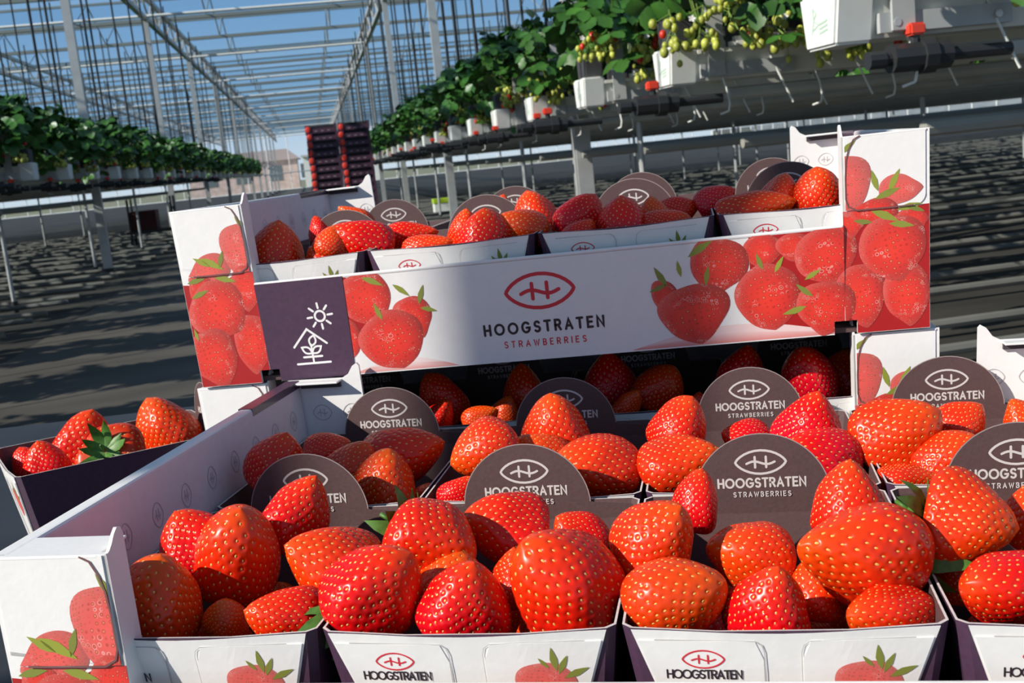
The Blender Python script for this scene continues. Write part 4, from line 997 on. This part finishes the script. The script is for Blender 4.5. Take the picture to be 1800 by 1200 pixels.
def plant(s, n, d, l, k, near):
    x = l+s*(.22+.52*k); M = am(x, d+R.uniform(-.03, .03), R.uniform(-.05, .04), R.uniform(-.12, .12))
    sd = 'right' if s > 0 else 'left'
    if near: lab = 'strawberry plant with hanging fruit on the %s right gutter, %s from the path' % (['nearest', 'second', 'third', 'fourth', 'fifth'][n], ['first', 'second', 'third', 'fourth', 'fifth', 'sixth'][k])
    elif n < 16 and not (s < 0 and n < 4): lab = 'leafy plant, %s, %s gutter %s on the %s' % (['at the path end', 'second from the path', 'third from the path', 'fourth from the path', 'fifth from the path', 'sixth from the path'][k], NTH[n] if s > 0 else NTH[n-4], 'from the camera' if s > 0 else 'in view', sd)
    else: lab = 'leafy strawberry plant in the far receding rows on the %s' % sd if not (s < 0 and n < 4) else 'leafy plant on a left gutter beside the camera outside the view'
    t = thing('strawberry_plant', lab, 'plant', M, 'strawberry plants on the %s gutters' % sd)
    v = (n*3+k*2+(s > 0)) % NVP
    if near and k == 0 and 1 <= n <= 3:
        fr = leaf_frames(200+n*7+k, 96)
        for i, F in enumerate(fr): link('leaf', leafm[i % 2], t, F @ Matrix.Scale(R.uniform(.9, 1.25), 4))
        link('stems', stems_mesh(fr[::4], n), t)
    else:
        link('foliage', FOL[v][0], t); link('stems', FOL[v][1], t)
    if near:
        for q in range(5):
            tm, pts = TR[(q+n+k) % 4]; ox = -.22+.11*q+R.uniform(-.04, .04); low = R.uniform(-.08, .12)
            tr = link('fruit_truss', tm, t, Matrix.Translation((ox, 0, low)))
            for p, r_ in pts:
                red = R.random() < .06; link('ripe_berry' if red else 'unripe_berry', rip if red else unr, tr, Matrix.Translation(p) @ Matrix.Scale(r_*(1.25 if red else 1), 4))
            if R.random() < .6: link('flower', flm, tr, Matrix.Translation((R.uniform(-.06, .06), -.22, .48)) @ Matrix.Rotation(1.2, 4, 'X'))
    else: tag(link('fruit_cluster', FOL[v][2], t), kind='stuff')
for s, n, d, l in ROWS:
    near = s > 0 and n < 5
    for k in range(6 if (s > 0 and n < 5) else (3 if n < 14 else 2)): plant(s, n, d, l, k, near and k < 4)

lo = MB(); rl = random.Random(11)
def low_leaf(x, y, z, sz, a, tl):
    ca, sa = math.cos(a), math.sin(a)
    P = [(0, 0, 0), (.6*sz, .5*sz, 0), (1.3*sz, 0, -.3*sz), (.6*sz, -.5*sz, 0)]
    lo.add([(x+p*ca-q*sa, y+p*sa+q*ca, z+r_-tl*p) for p, q, r_ in P], [(0, 1, 2), (0, 2, 3)])
for s, n, d, l in ROWS:
    k0 = 6 if (s > 0 and n < 5) else (3 if n < 14 else 2)
    x0 = .22+.52*k0-.26
    if n > 26: continue
    for i in range(int((12-x0)*110+25*40)):
        y = rl.uniform(-.42, .42); xx = rl.uniform(x0, 12) if i < (12-x0)*110 else rl.uniform(12, 37); low_leaf(l+s*xx, d+y, .92-1.3*y*y+rl.uniform(-.3, .05), rl.uniform(.11, .19), rl.uniform(0, 6.3), rl.uniform(-.3, .8))
lo_o = lo.obj('strawberry_foliage', LEAF); lo_o.matrix_world = AM
tag(lo_o, 'green strawberry foliage along the gutters farther away from the path', 'foliage', kind='stuff')

# ------------------------------------------------------------------ things on the path
pal = thing('pallet', 'wooden pallet under the two tall stacks of purple crates', 'pallet', am(.60, 21.7, FLOOR))
WOOD = mat('pallet_wood', (.42, .30, .17), .8, noise=.25, nscale=8)
for i in range(7): MB().box(-.66+.19*i, -.54+.19*i, -.2, .62, .11, .13).obj('board', WOOD, pal)
for y in (-.2, .16, .52): MB().box(-.66, .66, y, y+.1, 0, .11).obj('bearer', WOOD, pal)
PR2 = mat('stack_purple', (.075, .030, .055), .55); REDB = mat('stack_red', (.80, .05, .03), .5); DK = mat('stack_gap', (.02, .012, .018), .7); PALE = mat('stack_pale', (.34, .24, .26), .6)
sb = MB().box(-.3, .3, 0, .4, 0, .006).box(-.3, -.292, 0, .4, 0, .14).box(.292, .3, 0, .4, 0, .14).box(-.29, .29, 0, .008, 0, .085).box(-.29, .29, .392, .4, 0, .085)
sbm = sb.mesh('body', PR2); sp = MB().box(-.3, -.19, -.006, .004, 0, .155).mesh('corner_post', PR2); sp2 = MB().box(.25, .3, -.006, .004, 0, .155).mesh('corner_post', PR2)
sr = MB()
sr.ball((-.245, -.010, .072), .052, .012, .062, 14, 8); srm = sr.mesh('red_print', REDB, True)
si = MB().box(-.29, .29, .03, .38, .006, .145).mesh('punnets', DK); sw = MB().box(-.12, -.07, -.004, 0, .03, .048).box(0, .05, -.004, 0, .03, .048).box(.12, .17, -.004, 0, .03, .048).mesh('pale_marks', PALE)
for c, l in ((0, .27), (1, .885)):
    for k in range(13):
        t = thing('stacked_crate', '%s crate of the %s tall purple stack far down the path' % (['bottom', 'second', 'third', 'fourth', 'fifth', 'sixth', 'seventh', 'eighth', 'ninth', 'tenth', 'eleventh', 'twelfth', 'topmost'][k], 'left' if c == 0 else 'right'), 'crate', am(l+R.uniform(-.008, .008), 21.7, FLOOR+.131+.146*k+(.04 if c else 0)*0), 'purple crates in the two far stacks')
        link('body', sbm, t); link('corner_post', sp, t); link('corner_post', sp2, t); link('red_print', srm, t); link('punnets', si, t); link('pale_marks', sw, t)
bx = thing('plastic_box', 'small white box with lime green lid on the floor under the right gutters', 'box', am(2.62, 23.4, FLOOR-.004))
bevel(MB().box(-.2, .2, -.15, .15, 0, .26).obj('body', CAPW, bx), .01); bevel(MB().box(-.21, .21, -.16, .16, .26, .36).obj('lid', LIME, bx), .01)
po = thing('striped_pole', 'red and white striped pole under the right gutters behind the white box', 'pole', am(2.95, 24.0, FLOOR-.004))
for k in range(6): MB().tube((0, 0, .15*k), (0, 0, .15*k+.15), .03, 8).obj('band', REDP if k % 2 else WPAINT, po)
tr = thing('trolley', 'dark picking trolley parked between the left growing gutters', 'trolley', am(-3.3, 23.55, FLOOR-.004))
MB().box(-.5, .5, -.3, .3, .30, .36).obj('deck', BLACKP, tr)
for sx in (-.42, .42):
    for sy in (-.25, .25): wv = MB().tube((sx-.03, sy, .1), (sx+.03, sy, .1), .1, 12).obj('wheel', BLACKP, tr); MB().box(sx-.02, sx+.02, sy-.02, sy+.02, .1, 1.0).obj('post', BLACKP, tr)
MB().box(-.4, .1, -.25, .25, .36, .75).obj('red_bin', mat('dark_red_bin', (.07, .012, .012), .7), tr)
